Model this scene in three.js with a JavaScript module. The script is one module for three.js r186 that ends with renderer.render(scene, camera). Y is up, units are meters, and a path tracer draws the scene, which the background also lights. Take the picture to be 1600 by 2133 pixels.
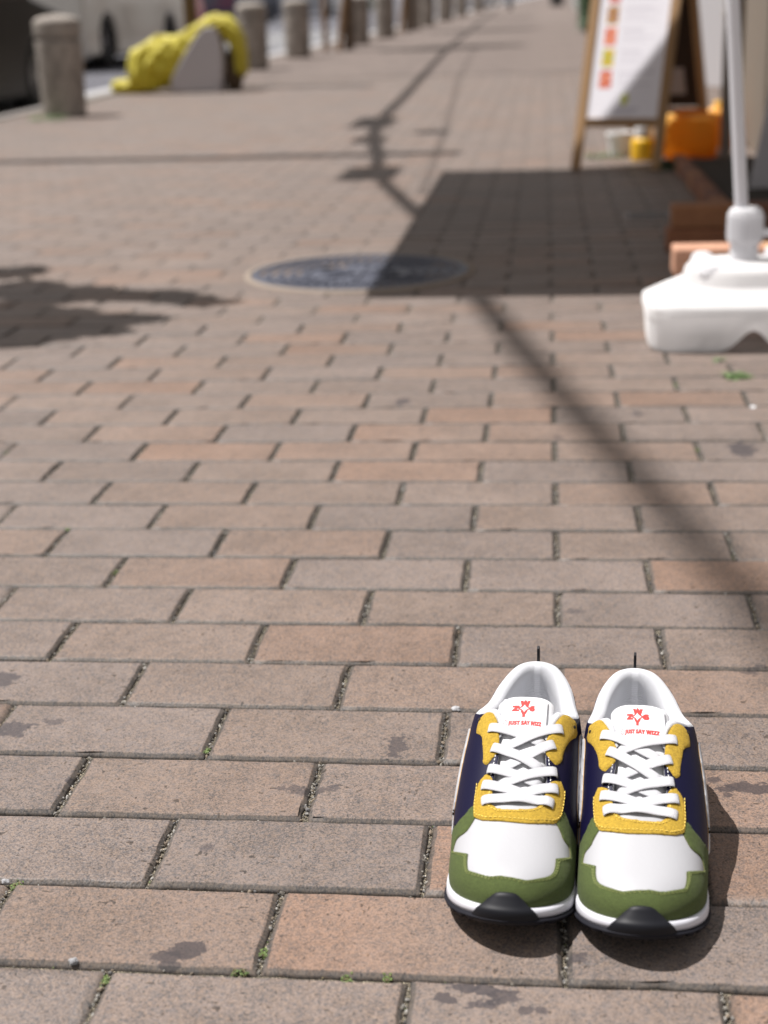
import * as THREE from 'three';
import { mergeGeometries, mergeVertices, toCreasedNormals } from 'three/addons/utils/BufferGeometryUtils.js';
import { RoundedBoxGeometry } from 'three/addons/geometries/RoundedBoxGeometry.js';
import { ImprovedNoise } from 'three/addons/math/ImprovedNoise.js';

// ---------------------------------------------------------------- camera, sky, sun, exposure
const scene = new THREE.Scene();
const camera = new THREE.PerspectiveCamera(38.1434, 0.75, 0.05, 400);
camera.rotation.order = 'YXZ';
camera.rotation.set(-0.3240785, 0.1138278, -0.0332566);
camera.position.set(0, 0.651, 0);
camera.focus = 1.27;
camera.userData.fStop = 4.9;
camera.updateMatrixWorld();

const SKY_LEVEL = 0.50;
const SUN_EL = THREE.MathUtils.degToRad(66), SUN_AZ = THREE.MathUtils.degToRad(15);
const sunDir = new THREE.Vector3(-Math.cos(SUN_EL) * Math.cos(SUN_AZ), Math.sin(SUN_EL), -Math.cos(SUN_EL) * Math.sin(SUN_AZ));
// a bright, thinly veiled daytime sky: paler to the horizon and towards the sun, soft clouds
const skyTex = (() => {
  const w = 512, h = 256, d = new Float32Array(w * h * 4), nz = new ImprovedNoise(), v = new THREE.Vector3();
  for (let y = 0; y < h; y++) for (let x = 0; x < w; x++) {
    const el = ((y + 0.5) / h - 0.5) * Math.PI, az = ((x + 0.5) / w - 0.5) * 2 * Math.PI; v.set(Math.cos(el) * Math.cos(az), Math.sin(el), Math.cos(el) * Math.sin(az));
    const up = Math.max(v.y, 0), hz = Math.pow(1 - up, 3), glow = Math.pow(Math.max(0, v.dot(sunDir)), 6);
    let n = 0, a = 0.5, f = 1.6; for (let k = 0; k < 5; k++) { n += a * nz.noise(v.x / (up + 0.25) * f, v.z / (up + 0.25) * f, 3.1 + k); a *= 0.5; f *= 2.1; }
    const cl = Math.min(1, Math.max(0, (n + 0.08) * 3)) * (1 - 0.4 * hz), c = [0.53 + 0.28 * hz + 0.42 * glow, 0.53 + 0.24 * hz + 0.40 * glow, 0.555 + 0.17 * hz + 0.36 * glow];
    const i = (y * w + x) * 4, g = v.y < 0 ? 0.45 : 1; for (let k = 0; k < 3; k++) d[i + k] = SKY_LEVEL * g * (c[k] * (1 - 0.75 * cl) + [0.93, 0.90, 0.88][k] * 0.75 * cl); d[i + 3] = 1;
  }
  const t = new THREE.DataTexture(d, w, h, THREE.RGBAFormat, THREE.FloatType); t.mapping = THREE.EquirectangularReflectionMapping; t.magFilter = THREE.LinearFilter; t.needsUpdate = true; return t;
})();
scene.background = skyTex; scene.environment = skyTex;
const sun = new THREE.DirectionalLight(new THREE.Color(1.0, 0.965, 0.935), 4.7);
sun.position.copy(sunDir).multiplyScalar(40); sun.castShadow = true; sun.name = 'sun';
sun.target.position.set(0, 0, -6);
sun.position.add(sun.target.position);
sun.shadow.camera.left = -14; sun.shadow.camera.right = 14; sun.shadow.camera.top = 30; sun.shadow.camera.bottom = -30; sun.shadow.camera.far = 100;
sun.shadow.mapSize.set(4096, 4096);
scene.add(sun, sun.target);

const renderer = new THREE.WebGLRenderer({ antialias: true });
renderer.setSize(768, 1024);
renderer.toneMapping = THREE.LinearToneMapping;
renderer.toneMappingExposure = 1.43;
renderer.shadowMap.enabled = true;

const SUN_A = Math.cos(SUN_AZ) / Math.tan(SUN_EL), SUN_B = Math.sin(SUN_AZ) / Math.tan(SUN_EL);       // how far a shadow slides to the right and towards the camera per metre of height

// ---------------------------------------------------------------- helpers
function rng(seed) { let a = seed >>> 0; return () => { a = (a + 0x6D2B79F5) | 0; let t = Math.imul(a ^ (a >>> 15), 1 | a); t = (t + Math.imul(t ^ (t >>> 7), 61 | t)) ^ t; return ((t ^ (t >>> 14)) >>> 0) / 4294967296; }; }
const R = rng(7);
const V3 = (x, y, z) => new THREE.Vector3(x, y, z);
const col = (r, g, b) => new THREE.Color().setRGB(r, g, b);
const hex = (h) => new THREE.Color(h);
const taken = {};
const numbered = (n) => { const k = taken[n] = (taken[n] ?? -1) + 1; return k ? n + '_' + String(k).padStart(3, '0') : n; };
function mesh(name, geo, mat, parent = scene) {
  const m = new THREE.Mesh(Array.isArray(geo) ? mergeGeometries(geo.map((g) => plain(g))) : geo, mat);
  m.name = parent === scene ? numbered(name) : name; m.castShadow = m.receiveShadow = true; parent.add(m); return m;
}
function plain(g) { g = g.index ? g.toNonIndexed() : g; for (const k of Object.keys(g.attributes)) if (!['position', 'normal', 'uv'].includes(k)) g.deleteAttribute(k); return g; }
function thing(name, label, category, pos = [0, 0, 0], turn = 0, group) {
  const o = new THREE.Group(); o.name = numbered(name); o.position.set(...pos); o.rotation.y = turn;
  return tag(o, label, category, group, scene.add(o));
}
function tag(o, label, category, group) { o.userData.label = label; o.userData.category = category; if (group) o.userData.group = group; return o; }
function structure(o) { o.userData.kind = 'structure'; return o; }
const stuff = (o) => { o.userData.kind = 'stuff'; return o; };
const box = (w, h, d, x = 0, y = 0, z = 0) => new THREE.BoxGeometry(w, h, d).translate(x, y, z);
const rbox = (w, h, d, r, x = 0, y = 0, z = 0, s = 2) => new RoundedBoxGeometry(w, h, d, s, r).translate(x, y, z);
const cyl = (r0, r1, h, n = 24, x = 0, y = 0, z = 0) => new THREE.CylinderGeometry(r0, r1, h, n).translate(x, y, z);
const lathe = (pts, n = 32) => new THREE.LatheGeometry(pts.map(([x, y]) => new THREE.Vector2(x, y)), n);
function bar(a, b, w, d) {                    // a box-section bar from a to b
  const g = new THREE.BoxGeometry(w, a.distanceTo(b), d);
  const q = new THREE.Quaternion().setFromUnitVectors(V3(0, 1, 0), b.clone().sub(a).normalize());
  return g.applyQuaternion(q).translate((a.x + b.x) / 2, (a.y + b.y) / 2, (a.z + b.z) / 2);
}
const tube = (pts, r, n = 40, m = 10) => new THREE.TubeGeometry(new THREE.CatmullRomCurve3(pts), n, r, m);
const noise3 = new ImprovedNoise();
const fbm = (x, y, z, o = 4) => { let s = 0, a = 0.5; for (let i = 0; i < o; i++) { s += a * noise3.noise(x, y, z); x *= 2.03; y *= 2.03; z *= 2.03; a *= 0.5; } return s; };
const rise = (Z) => 0.018 * 1.5 * Math.log1p(Math.exp((Z - 8) / 1.5));      // the pavement climbs gently beyond 8 m
const kerbX = (Z) => -3.74 + (Z - 10.35) * 0.052;
// tileable value noise on an n x n grid with period p cells
function tileNoise(n, p, seed) {
  const r = rng(seed), g = new Float32Array(p * p).map(() => r()), out = new Float32Array(n * n), k = p / n;
  for (let y = 0; y < n; y++) { const fy = y * k, y0 = Math.floor(fy), ty = fy - y0, sy = ty * ty * (3 - 2 * ty), a = y0 % p * p, b = (y0 + 1) % p * p;
    for (let x = 0; x < n; x++) { const fx = x * k, x0 = Math.floor(fx), tx = fx - x0, sx = tx * tx * (3 - 2 * tx), c = x0 % p, d = (x0 + 1) % p;
      out[y * n + x] = (g[a + c] * (1 - sx) + g[a + d] * sx) * (1 - sy) + (g[b + c] * (1 - sx) + g[b + d] * sx) * sy; } }
  return out;
}
function dataTex(n, m, fill, srgb = true) {
  const d = new Uint8Array(n * m * 4);
  for (let y = 0; y < m; y++) for (let x = 0; x < n; x++) { const c = fill(x, y), i = (y * n + x) * 4; d[i] = c[0] * 255; d[i + 1] = c[1] * 255; d[i + 2] = c[2] * 255; d[i + 3] = 255; }
  const t = new THREE.DataTexture(d, n, m); t.wrapS = t.wrapT = THREE.RepeatWrapping; t.magFilter = THREE.LinearFilter; t.minFilter = THREE.LinearMipmapLinearFilter; t.generateMipmaps = true;
  if (srgb) t.colorSpace = THREE.SRGBColorSpace; t.needsUpdate = true; return t;
}
const clamp = (v, a = 0, b = 1) => Math.min(b, Math.max(a, v));
const std = (c, rough = 0.8, o = {}) => new THREE.MeshStandardMaterial({ color: c, roughness: rough, ...o });

// ---------------------------------------------------------------- paving texture (speckled fired-clay body), 0.5 m a side
const PN = 1024, PT = 0.5;
const pv = (() => {
  const a = tileNoise(PN, 8, 1), b = tileNoise(PN, 40, 2), c = tileNoise(PN, 160, 3), d = tileNoise(PN, 420, 4), e = tileNoise(PN, 300, 5), w = rng(6);
  const v = new Float32Array(PN * PN), h = new Float32Array(PN * PN), hue = new Float32Array(PN * PN);
  for (let i = 0; i < PN * PN; i++) {
    const grain = w();
    let s = 0.86 + 0.10 * (a[i] - 0.5) + 0.10 * (b[i] - 0.5) + 0.06 * (c[i] - 0.5) + 0.34 * (d[i] - 0.5) + 0.34 * (grain - 0.5);
    let hh = 0.55 + 0.10 * (c[i] - 0.5) + 0.5 * (d[i] - 0.5) + 0.25 * (grain - 0.5);
    const dark = c[i] * 0.5 + b[i] * 0.5;
    if (dark > 0.835) { const k = clamp((dark - 0.835) / 0.04); s *= 1 - 0.42 * k; hh -= 0.25 * k; }
    if (e[i] > 0.80) s *= 1 - 0.42 * clamp((e[i] - 0.86) / 0.08);
    if (e[i] < 0.11) { const k = clamp((0.11 - e[i]) / 0.08); s = s * (1 - k) + 1.35 * k; }
    v[i] = s; h[i] = hh; hue[i] = 0.8 * (d[i] - 0.5) + 0.5 * (c[i] - 0.5);
  }
  return { v, h, hue };
})();
const pvRGB = (i) => { const s = pv.v[i], u = pv.hue[i]; return [clamp(s * (1 + 0.10 * u)), clamp(s), clamp(s * (1 - 0.12 * u))]; };
const paverMap = dataTex(PN, PN, (x, y) => pvRGB(y * PN + x));
const paverBump = dataTex(PN, PN, (x, y) => { const h = clamp(pv.h[y * PN + x]); return [h, h, h]; }, false);
const paverMat = new THREE.MeshStandardMaterial({ map: paverMap, bumpMap: paverBump, bumpScale: 0.0006, vertexColors: true, roughness: 0.6 });

// ---------------------------------------------------------------- pavement: sand bed, bricks, far paving
const pavement = structure(new THREE.Group()); pavement.name = 'pavement'; scene.add(pavement);
function strip(xa, xb, zs, yOff, uvScale = 1) {          // a sheet following the rise of the street
  const pos = [], uv = [], idx = [];
  zs.forEach((Z, i) => { const a = xa(Z), b = xb(Z); pos.push(a, rise(Z) + yOff, -Z, b, rise(Z) + yOff, -Z); uv.push(a / uvScale, Z / uvScale, b / uvScale, Z / uvScale); if (i) { const k = i * 2; idx.push(k - 2, k - 1, k, k - 1, k + 1, k); } });
  const g = new THREE.BufferGeometry(); g.setAttribute('position', new THREE.Float32BufferAttribute(pos, 3)); g.setAttribute('uv', new THREE.Float32BufferAttribute(uv, 2)); g.setIndex(idx); g.computeVertexNormals(); return g;
}
const range = (a, b, n) => Array.from({ length: n + 1 }, (_, i) => a + (b - a) * i / n);
const BRICK_END = 14.0;
const sandMap = (() => { const c = tileNoise(512, 128, 21), d = tileNoise(512, 256, 22), w = rng(23);
  return dataTex(512, 512, (x, y) => { const i = y * 512 + x, g = d[i] > 0.78 ? 0.95 : 0; const s = clamp(0.30 + 0.35 * (c[i] - 0.5) + 0.4 * (d[i] - 0.5) + 0.2 * (w() - 0.5) + g * 0.35); return [s, s * 0.96, s * 0.88]; }); })();
const sandMat = new THREE.MeshStandardMaterial({ map: sandMap, roughness: 0.95, color: col(0.95, 0.89, 0.78) });
mesh('sand_bed', strip(kerbX, () => 3.2, range(-1.2, BRICK_END + 0.1, 40), -0.0050, 0.12), sandMat, pavement);
const farMap = (() => { const a = tileNoise(256, 16, 31), b = tileNoise(256, 64, 32); return dataTex(256, 256, (x, y) => { const i = y * 256 + x, s = clamp(0.78 + 0.14 * (a[i] - 0.5) + 0.16 * (b[i] - 0.5)); return [s, s * 0.985, s * 0.97]; }); })();
const farMat = new THREE.MeshStandardMaterial({ map: farMap, color: col(0.236, 0.190, 0.170), roughness: 0.75 });
mesh('far_paving', strip(kerbX, () => 3.2, range(BRICK_END, 120, 60), -0.001, 2.2), farMat, pavement);

const PW = 0.1068060, PL = 0.22, PZ0 = 0.8890891, PX0 = -0.2042838;
const orange = { '0,-1': 0.55, '0,0': -0.72, '5,0': 0.8, '4,0': 0.55, '7,2': 0.95, '12,-2': 0.9, '12,-1': 0.7, '11,0': 0.85, '15,-1': 0.6, '14,-1': 0.3, '14,0': 0.95, '13,1': 0.6, '16,-3': 0.9, '4,1': 0.75, '2,-1': 0.45, '3,0': 0.35, '1,1': 0.9, '2,1': 0.8, '1,2': 0.8, '-1,2': 0.85, '9,-1': 0.5, '8,-1': 0.6, '10,-2': 0.5, '10,1': 0.6, '15,2': 0.9, '15,1': 0.6, '5,-1': 0.4, '12,1': 0.55, '8,-3': 0.6, '14,-3': 0.4, '20,1': 0.9, '17,-2': 0.5, '10,-1': 0.4, '2,2': 0.6 };
const greyish = new Set(['4,-2', '3,-1', '5,1', '7,1', '2,-2', '6,1', '1,-1', '-1,-1', '7,0', '8,-2', '9,0', '9,-2', '13,-1', '18,-1', '11,1', '0,1', '1,0']);
const cGrey = [0.216, 0.170, 0.148], cTan = [0.232, 0.174, 0.143], cOrange = [0.256, 0.165, 0.121];
const mix3 = (a, b, t) => a.map((v, i) => v + (b[i] - v) * t);
function brickTone(r, n) {
  const q = rng(r * 7919 + n * 104729 + 11); q();
  const key = r + ',' + n; let o, dir;
  if (key in orange) { o = Math.abs(orange[key]); dir = orange[key] < 0 ? -1 : (q() - 0.5) * 0.8; } else if (greyish.has(key)) { o = 0.02; dir = 0; q(); }
  else { const u = q(); o = u < 0.5 ? 0.05 + 0.2 * q() : u < 0.8 ? 0.2 + 0.25 * q() : 0.5 + 0.4 * q(); dir = (q() - 0.5) * 1.2; }
  const lum = 0.93 + 0.14 * q(), base = (t) => (t < 0.4 ? mix3(cGrey, cTan, t / 0.4) : mix3(cTan, cOrange, (t - 0.4) / 0.6)).map((v) => v * lum);
  return (x) => base(clamp(o + dir * x * (dir < 0 ? 0.9 : 0.45) * (0.4 + o)));       // x = -0.5 .. 0.5 along the brick
}
// one brick: chamfered block, dirt and seam shade painted dark into the chamfer colour, tone running along its length
function brickGeo(r, n, fine, uvFit) {
  const q = rng(r * 31337 + n * 7907 + 3); q(); q();
  const X = PX0 + PL * (n + 0.5 - 0.5 * ((r % 2 + 2) % 2)), Z = PZ0 + PW * (r + 0.5), y0 = rise(Z) + (q() - 0.5) * 0.0016, hl = (PL - 0.0022) / 2, hw = (PW - 0.0016) / 2;
  const tone = brickTone(r, n), tilt = (q() - 0.5) * 0.006, tilt2 = (q() - 0.5) * 0.008, rot = (q() - 0.5) * 0.006, uo = q(), vo = q();
  const nx = fine ? 14 : 1, nz = fine ? 7 : 1, c0 = 0.0046, pos = [], cl = [], uv = [], idx = [], ring = [];
  const rim = [];                                        // unit outline, counter-clockwise from above
  for (let i = 0; i < nx; i++) rim.push([-1 + 2 * i / nx, 1, 0, 1]); for (let i = 0; i < nz; i++) rim.push([1, 1 - 2 * i / nz, 1, 0]);
  for (let i = 0; i < nx; i++) rim.push([1 - 2 * i / nx, -1, 0, -1]); for (let i = 0; i < nz; i++) rim.push([-1, -1 + 2 * i / nz, -1, 0]);
  const wob = rim.map(() => fine ? (q() - 0.5) * 0.0014 + (q() < 0.07 ? -0.0026 * q() : 0) : 0);
  const P = (a, b, inset, dy, shade, w = 0) => {
    const sx = a * (hl - inset - 0 + w * (Math.abs(a) === 1 ? 1 : 0)), sz = b * (hw - inset + w * (Math.abs(b) === 1 ? 1 : 0));
    const t = tone(sx / (2 * hl)), cr = Math.cos(rot), sr = Math.sin(rot);
    pos.push(X + cr * sx - sr * sz, y0 + dy + tilt * sx + tilt2 * sz, -Z - (sr * sx + cr * sz));
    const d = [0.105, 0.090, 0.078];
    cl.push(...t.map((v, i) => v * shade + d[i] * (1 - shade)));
    if (uvFit) uv.push(0.5 + sx / (2 * hl), 0.5 + sz / (2 * hw)); else uv.push(uo + sx / PT, vo + sz / PT);
  };
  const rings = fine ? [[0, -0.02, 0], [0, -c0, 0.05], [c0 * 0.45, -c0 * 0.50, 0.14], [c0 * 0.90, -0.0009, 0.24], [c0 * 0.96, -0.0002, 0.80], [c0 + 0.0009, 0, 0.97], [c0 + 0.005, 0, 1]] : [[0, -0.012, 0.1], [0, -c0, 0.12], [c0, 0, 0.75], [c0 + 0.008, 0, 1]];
  const m = rim.length;
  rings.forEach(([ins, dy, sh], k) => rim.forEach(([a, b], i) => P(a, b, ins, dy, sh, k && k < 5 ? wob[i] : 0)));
  for (let k = 1; k < rings.length; k++) for (let i = 0; i < m; i++) { const j = (i + 1) % m, a = (k - 1) * m + i, b = (k - 1) * m + j, c = k * m + i, d = k * m + j; idx.push(a, c, b, b, c, d); }
  const top = (rings.length - 1) * m;
  if (fine) { // strips across the top so that the tone runs along the brick
    const A = (i) => top + i, B = (i) => top + nx + nz + (nx - i);
    const Bf = (i) => i === 0 ? top + 2 * nx + nz : B(i);
    for (let i = 0; i < nx; i++) { const a = A(i), a2 = i + 1 === nx ? top + nx : A(i + 1), b = Bf(i), b2 = Bf(i + 1); idx.push(a, b, a2, b, b2, a2); }
    for (let i = 0; i < nz - 1; i++) { idx.push(top + nx, top + nx + i + 2, top + nx + i + 1); const l = top + 2 * nx + nz; idx.push(l, i + 2 === nz ? top : l + i + 2, l + i + 1); }
  } else idx.push(top, top + 2, top + 1, top, top + 3, top + 2);
  const g = new THREE.BufferGeometry();
  g.setAttribute('position', new THREE.Float32BufferAttribute(pos, 3)); g.setAttribute('color', new THREE.Float32BufferAttribute(cl, 3)); g.setAttribute('uv', new THREE.Float32BufferAttribute(uv, 2));
  g.setIndex(idx); g.computeVertexNormals(); return g;
}
// dark stains: [x, Z, radius along x, radius along Z, raggedness, strength]
const stains = [[-0.262, 0.912, 0.020, 0.014, 0.7, 0.85], [-0.274, 0.904, 0.016, 0.012, 0.9, 0.8], [-0.270, 0.894, 0.013, 0.006, 0.4, 0.7], [-0.066, 0.866, 0.012, 0.010, 1.2, 0.75], [-0.056, 0.880, 0.014, 0.006, 1.5, 0.75], [-0.038, 0.879, 0.020, 0.008, 1.6, 0.75], [-0.028, 0.873, 0.014, 0.011, 1.4, 0.7], [-0.042, 0.862, 0.014, 0.007, 1.5, 0.7], [-0.013, 0.857, 0.007, 0.006, 0.9, 0.65], [-0.002, 0.859, 0.007, 0.006, 1.0, 0.65], [0.02, 0.917, 0.012, 0.008, 1.5, 0.65], [0.180, 1.174, 0.026, 0.014, 0.8, 0.85], [0.158, 1.172, 0.014, 0.007, 1.2, 0.8], [0.150, 1.187, 0.008, 0.008, 0.9, 0.75], [0.159, 1.160, 0.005, 0.005, 0.8, 0.7], [0.301, 2.234, 0.030, 0.050, 1.0, 0.75], [-0.565, 1.372, 0.024, 0.020, 0.9, 0.7], [-0.514, 1.258, 0.020, 0.022, 1.0, 0.7], [-0.480, 1.272, 0.012, 0.010, 1.4, 0.5], [-0.138, 1.244, 0.014, 0.024, 1.7, 0.62], [-0.250, 2.531, 0.017, 0.035, 0.7, 0.65], [-0.426, 1.161, 0.008, 0.007, 0.4, 0.6], [-0.277, 1.052, 0.008, 0.008, 1.0, 0.45], [0.031, 1.576, 0.012, 0.014, 1.5, 0.4], [-0.205, 1.155, 0.030, 0.012, 1.7, 0.55], [0.157, 2.443, 0.012, 0.024, 0.9, 0.5], [0.02, 2.30, 0.012, 0.02, 0.9, 0.4], [-0.60, 1.05, 0.02, 0.014, 1.2, 0.5], [0.21, 1.42, 0.016, 0.014, 1.5, 0.5]];
function stainedMaterial(r, n, list) {
  const X = PX0 + PL * (n + 0.5 - 0.5 * ((r % 2 + 2) % 2)), Z = PZ0 + PW * (r + 0.5), N = 512, M = 256, q = rng(r * 91 + n * 17 + 500), ox = Math.floor(q() * PN), oy = Math.floor(q() * PN);
  const map = dataTex(N, M, (i, j) => {
    const x = X + (i / N - 0.5) * PL, z = Z + (j / M - 0.5) * PW, k = ((oy + Math.floor(j * PW / M / PT * PN)) % PN) * PN + (ox + Math.floor(i * PL / N / PT * PN)) % PN;
    let c = pvRGB(k);
    for (const [sx, sz, a, b, rag, str] of list) {
      const d = Math.hypot((x - sx) / a, (z - sz) / b) + rag * (fbm(x * 70, z * 70, sx * 50, 4) + 0.5 * fbm(x * 240, z * 240, 3, 2));
      const w = 0.88 * str * clamp((0.80 - d) / 0.14); c = c.map((v, t) => v * (1 - w) + [0.40, 0.41, 0.47][t] * (0.75 + 0.3 * pv.v[k]) * w);
    }
    return c;
  });
  return new THREE.MeshStandardMaterial({ map, bumpMap: paverBump, bumpScale: 0.0003, vertexColors: true, roughness: 0.72 });
}
const MANHOLE = V3(-0.49, 0, -3.912), MR = 0.302;
{
  const list = [], v = new THREE.Vector3();
  for (let r = -5; r < Math.floor((BRICK_END - PZ0) / PW); r++) {
    const Z = PZ0 + PW * (r + 0.5), od = (r % 2 + 2) % 2, n0 = Math.ceil((kerbX(Z) - PX0) / PL + 0.5 * od), n1 = Math.floor((3.2 - PX0) / PL);
    for (let n = n0; n < n1; n++) {
      const X = PX0 + PL * (n + 0.5 - 0.5 * od);
      if (Math.hypot(Math.abs(X - MANHOLE.x) + PL / 2, Math.abs(Z + MANHOLE.z) + PW / 2) < MR) continue;
      if (Z < 1.5 && Math.abs(X) > 1.2) continue;
      v.set(X, 0, -Z).project(camera);
      const seen = Math.abs(v.x) < 1.12 && Math.abs(v.y) < 1.06 && Z > 0.3;
      list.push([r, n, Z, seen]);
    }
  }
  const shown = list.filter((b) => b[3]).sort((a, b) => a[2] - b[2]).slice(0, 300);
  const own = new Set(shown), field = [];
  for (const b of list) {
    const [r, n, Z] = b;
    if (!own.has(b)) { field.push(brickGeo(r, n, false)); continue; }
    const X = PX0 + PL * (n + 0.5 - 0.5 * ((r % 2 + 2) % 2)), mine = stains.filter((s) => Math.abs(s[0] - X) < PL / 2 + s[2] * 1.3 && Math.abs(s[1] - Z) < PW / 2 + s[3] * 1.3);
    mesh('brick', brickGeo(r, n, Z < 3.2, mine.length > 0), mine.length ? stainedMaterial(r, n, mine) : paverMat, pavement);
  }
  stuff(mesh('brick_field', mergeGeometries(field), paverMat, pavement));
}
// ---------------------------------------------------------------- gravel and moss in the joints
const joints = (() => {                                   // a random point in a joint of the near pavement
  const q = rng(77);
  return (zMax, vertOnly) => {
    for (;;) {
      const Z = 0.72 + q() * (zMax - 0.72), r = Math.floor((Z - PZ0) / PW), od = (r % 2 + 2) % 2;
      const half = 0.34 * Z + 0.12, X = -0.06 - 0.1 * (Z - 1) * 0.4 + (q() * 2 - 1) * half;
      if (vertOnly || q() < 0.62) { const n = Math.round((X - PX0) / PL + 0.5 * od); return [PX0 + PL * (n - 0.5 * od) + (q() - 0.5) * 0.0055, Z, q]; }
      return [X, PZ0 + PW * r + (q() - 0.5) * 0.0035, q];
    }
  };
})();
{
  const N = 7000, geo = new THREE.IcosahedronGeometry(1, 0), im = new THREE.InstancedMesh(geo, std(col(1, 1, 1), 0.85), N), m = new THREE.Matrix4(), Q = new THREE.Quaternion(), q2 = rng(78), tones = [[0.32, 0.30, 0.265], [0.22, 0.20, 0.17], [0.14, 0.125, 0.105], [0.22, 0.175, 0.13], [0.36, 0.345, 0.32], [0.13, 0.125, 0.125]];
  for (let i = 0; i < N; i++) {
    const [X, Z] = joints(3.2, i % 5 > 0), s = 0.0005 + 0.0011 * q2() ** 2 + (q2() < 0.02 ? 0.0009 : 0);
    m.compose(V3(X, -0.0044 + 0.4 * s + 0.0015 * q2(), -Z), Q.setFromEuler(new THREE.Euler(q2() * 6, q2() * 6, q2() * 6)), V3(s * (1 + q2()), s, s * (0.8 + q2() * 0.6)));
    im.setMatrixAt(i, m); const t = tones[Math.floor(q2() * 6)], l = 0.6 + 0.5 * q2(); im.setColorAt(i, col(t[0] * l, t[1] * l, t[2] * l));
  }
  im.name = 'joint_gravel'; im.castShadow = im.receiveShadow = true; pavement.add(stuff(im));
}
function leafGeo(l, w, curl = 0.25) {                      // a small cupped leaf along +z, base at the origin
  const n = 6, pos = [], idx = [];
  for (let i = 0; i <= n; i++) { const t = i / n, k = w * Math.sin(Math.PI * Math.pow(t, 0.75)) * 0.5 + 1e-5, y = curl * l * (t - t * t * 1.6); pos.push(-k, y + k * 0.3, t * l, 0, y, t * l, k, y + k * 0.3, t * l); if (i) { const a = (i - 1) * 3, b = i * 3; idx.push(a, b, a + 1, a + 1, b, b + 1, a + 1, b + 1, a + 2, a + 2, b + 1, b + 2); } }
  const g = new THREE.BufferGeometry(); g.setAttribute('position', new THREE.Float32BufferAttribute(pos, 3)); g.setAttribute('uv', new THREE.Float32BufferAttribute(new Float32Array(pos.length / 3 * 2), 2)); g.setIndex(idx); g.computeVertexNormals(); return g;
}
const leafMat = (c, t = 0.35) => new THREE.MeshPhysicalMaterial({ color: c, roughness: 0.75, transmission: t, thickness: 0, side: THREE.DoubleSide });
{
  const tufts = [[-0.316, 1.226, 0.010, 60], [-0.535, 1.69, 0.016, 70], [-0.205, 0.915, 0.010, 60], [-0.215, 0.892, 0.009, 50], [-0.222, 0.890, 0.006, 30], [-0.14, 0.890, 0.014, 60], [-0.111, 0.891, 0.010, 50], [0.229, 1.756, 0.012, 50], [-0.648, 1.853, 0.010, 50], [-0.431, 1.855, 0.010, 50], [0.233, 2.234, 0.012, 60], [-0.861, 2.226, 0.026, 120], [0.238, 2.654, 0.022, 90], [-0.537, 3.558, 0.03, 80], [-0.313, 0.876, 0.010, 50], [-0.85, 3.05, 0.03, 70], [-0.302, 3.36, 0.03, 70], [-0.27, 3.20, 0.02, 50], [0.123, 3.33, 0.02, 60], [0.36, 3.0, 0.02, 60], [-0.56, 1.66, 0.012, 50], [-0.42, 0.993, 0.016, 50], [-0.3, 0.865, 0.012, 40], [0.27, 1.44, 0.01, 40]];
  const q = rng(91), lg = leafGeo(1, 0.8, 0.3), N = tufts.reduce((s, t) => s + t[3], 0) + 900, im = new THREE.InstancedMesh(lg, leafMat(col(1, 1, 1), 0.25), N), m = new THREE.Matrix4(), Q = new THREE.Quaternion(); let i = 0;
  const put = (X, Z, s, y, dry) => { m.compose(V3(X, y, -Z), Q.setFromEuler(new THREE.Euler(-0.9 * q(), q() * 6.28, 0.3 * q(), 'YXZ')), V3(s, s, s)); im.setMatrixAt(i, m); const l = 0.6 + 0.7 * q(); im.setColorAt(i++, dry ? col(0.16 * l, 0.13 * l, 0.05 * l) : col(0.13 * l, 0.19 * l, 0.045 * l)); };
  for (const [X, Z, s, n] of tufts) { const Zr = Z, Xr = X; for (let k = 0; k < n; k++) put(Xr + (q() - 0.5) * s * 0.5, Zr + (q() - 0.5) * s * 0.9, 0.0012 + 0.0022 * q(), -0.004 + 0.0025 * q(), q() < 0.2); }
  while (i < N) { const [X, Z] = joints(3.6); put(X, Z, 0.0008 + 0.0012 * q(), -0.005 + 0.001 * q(), q() < 0.7); }
  im.name = 'joint_moss'; im.castShadow = im.receiveShadow = true; pavement.add(stuff(im));
}
// loose stones lying on the joints
[[-0.342, 0.893, 0.0030, 'small pale grey pebble on the brick joint at lower left', 0.26], [-0.429, 0.994, 0.0028, 'small pale pebble on a joint at the left edge', 0.30], [-0.086, 1.318, 0.0038, 'whitish stone chip on the joint left of the sneakers', 0.42], [0.350, 2.481, 0.0045, 'white pebble in the long joint below the green weed', 0.7]].forEach(([X, Z, s, l, c], i) => {
  const g = new THREE.IcosahedronGeometry(s, 2), p = g.attributes.position; for (let k = 0; k < p.count; k++) { const f = 1 + 0.5 * noise3.noise(p.getX(k) / s * 1.1 + i * 9, p.getY(k) / s * 1.1, p.getZ(k) / s * 1.1); p.setXYZ(k, p.getX(k) * f * 1.15, p.getY(k) * f * 0.75, p.getZ(k) * f); }
  g.computeVertexNormals(); const o = mesh('pebble', g, std(col(c, c, c * 1.03), 0.8)); o.position.set(X, s * 0.25, -Z); tag(o, l, 'pebble');
});
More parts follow.
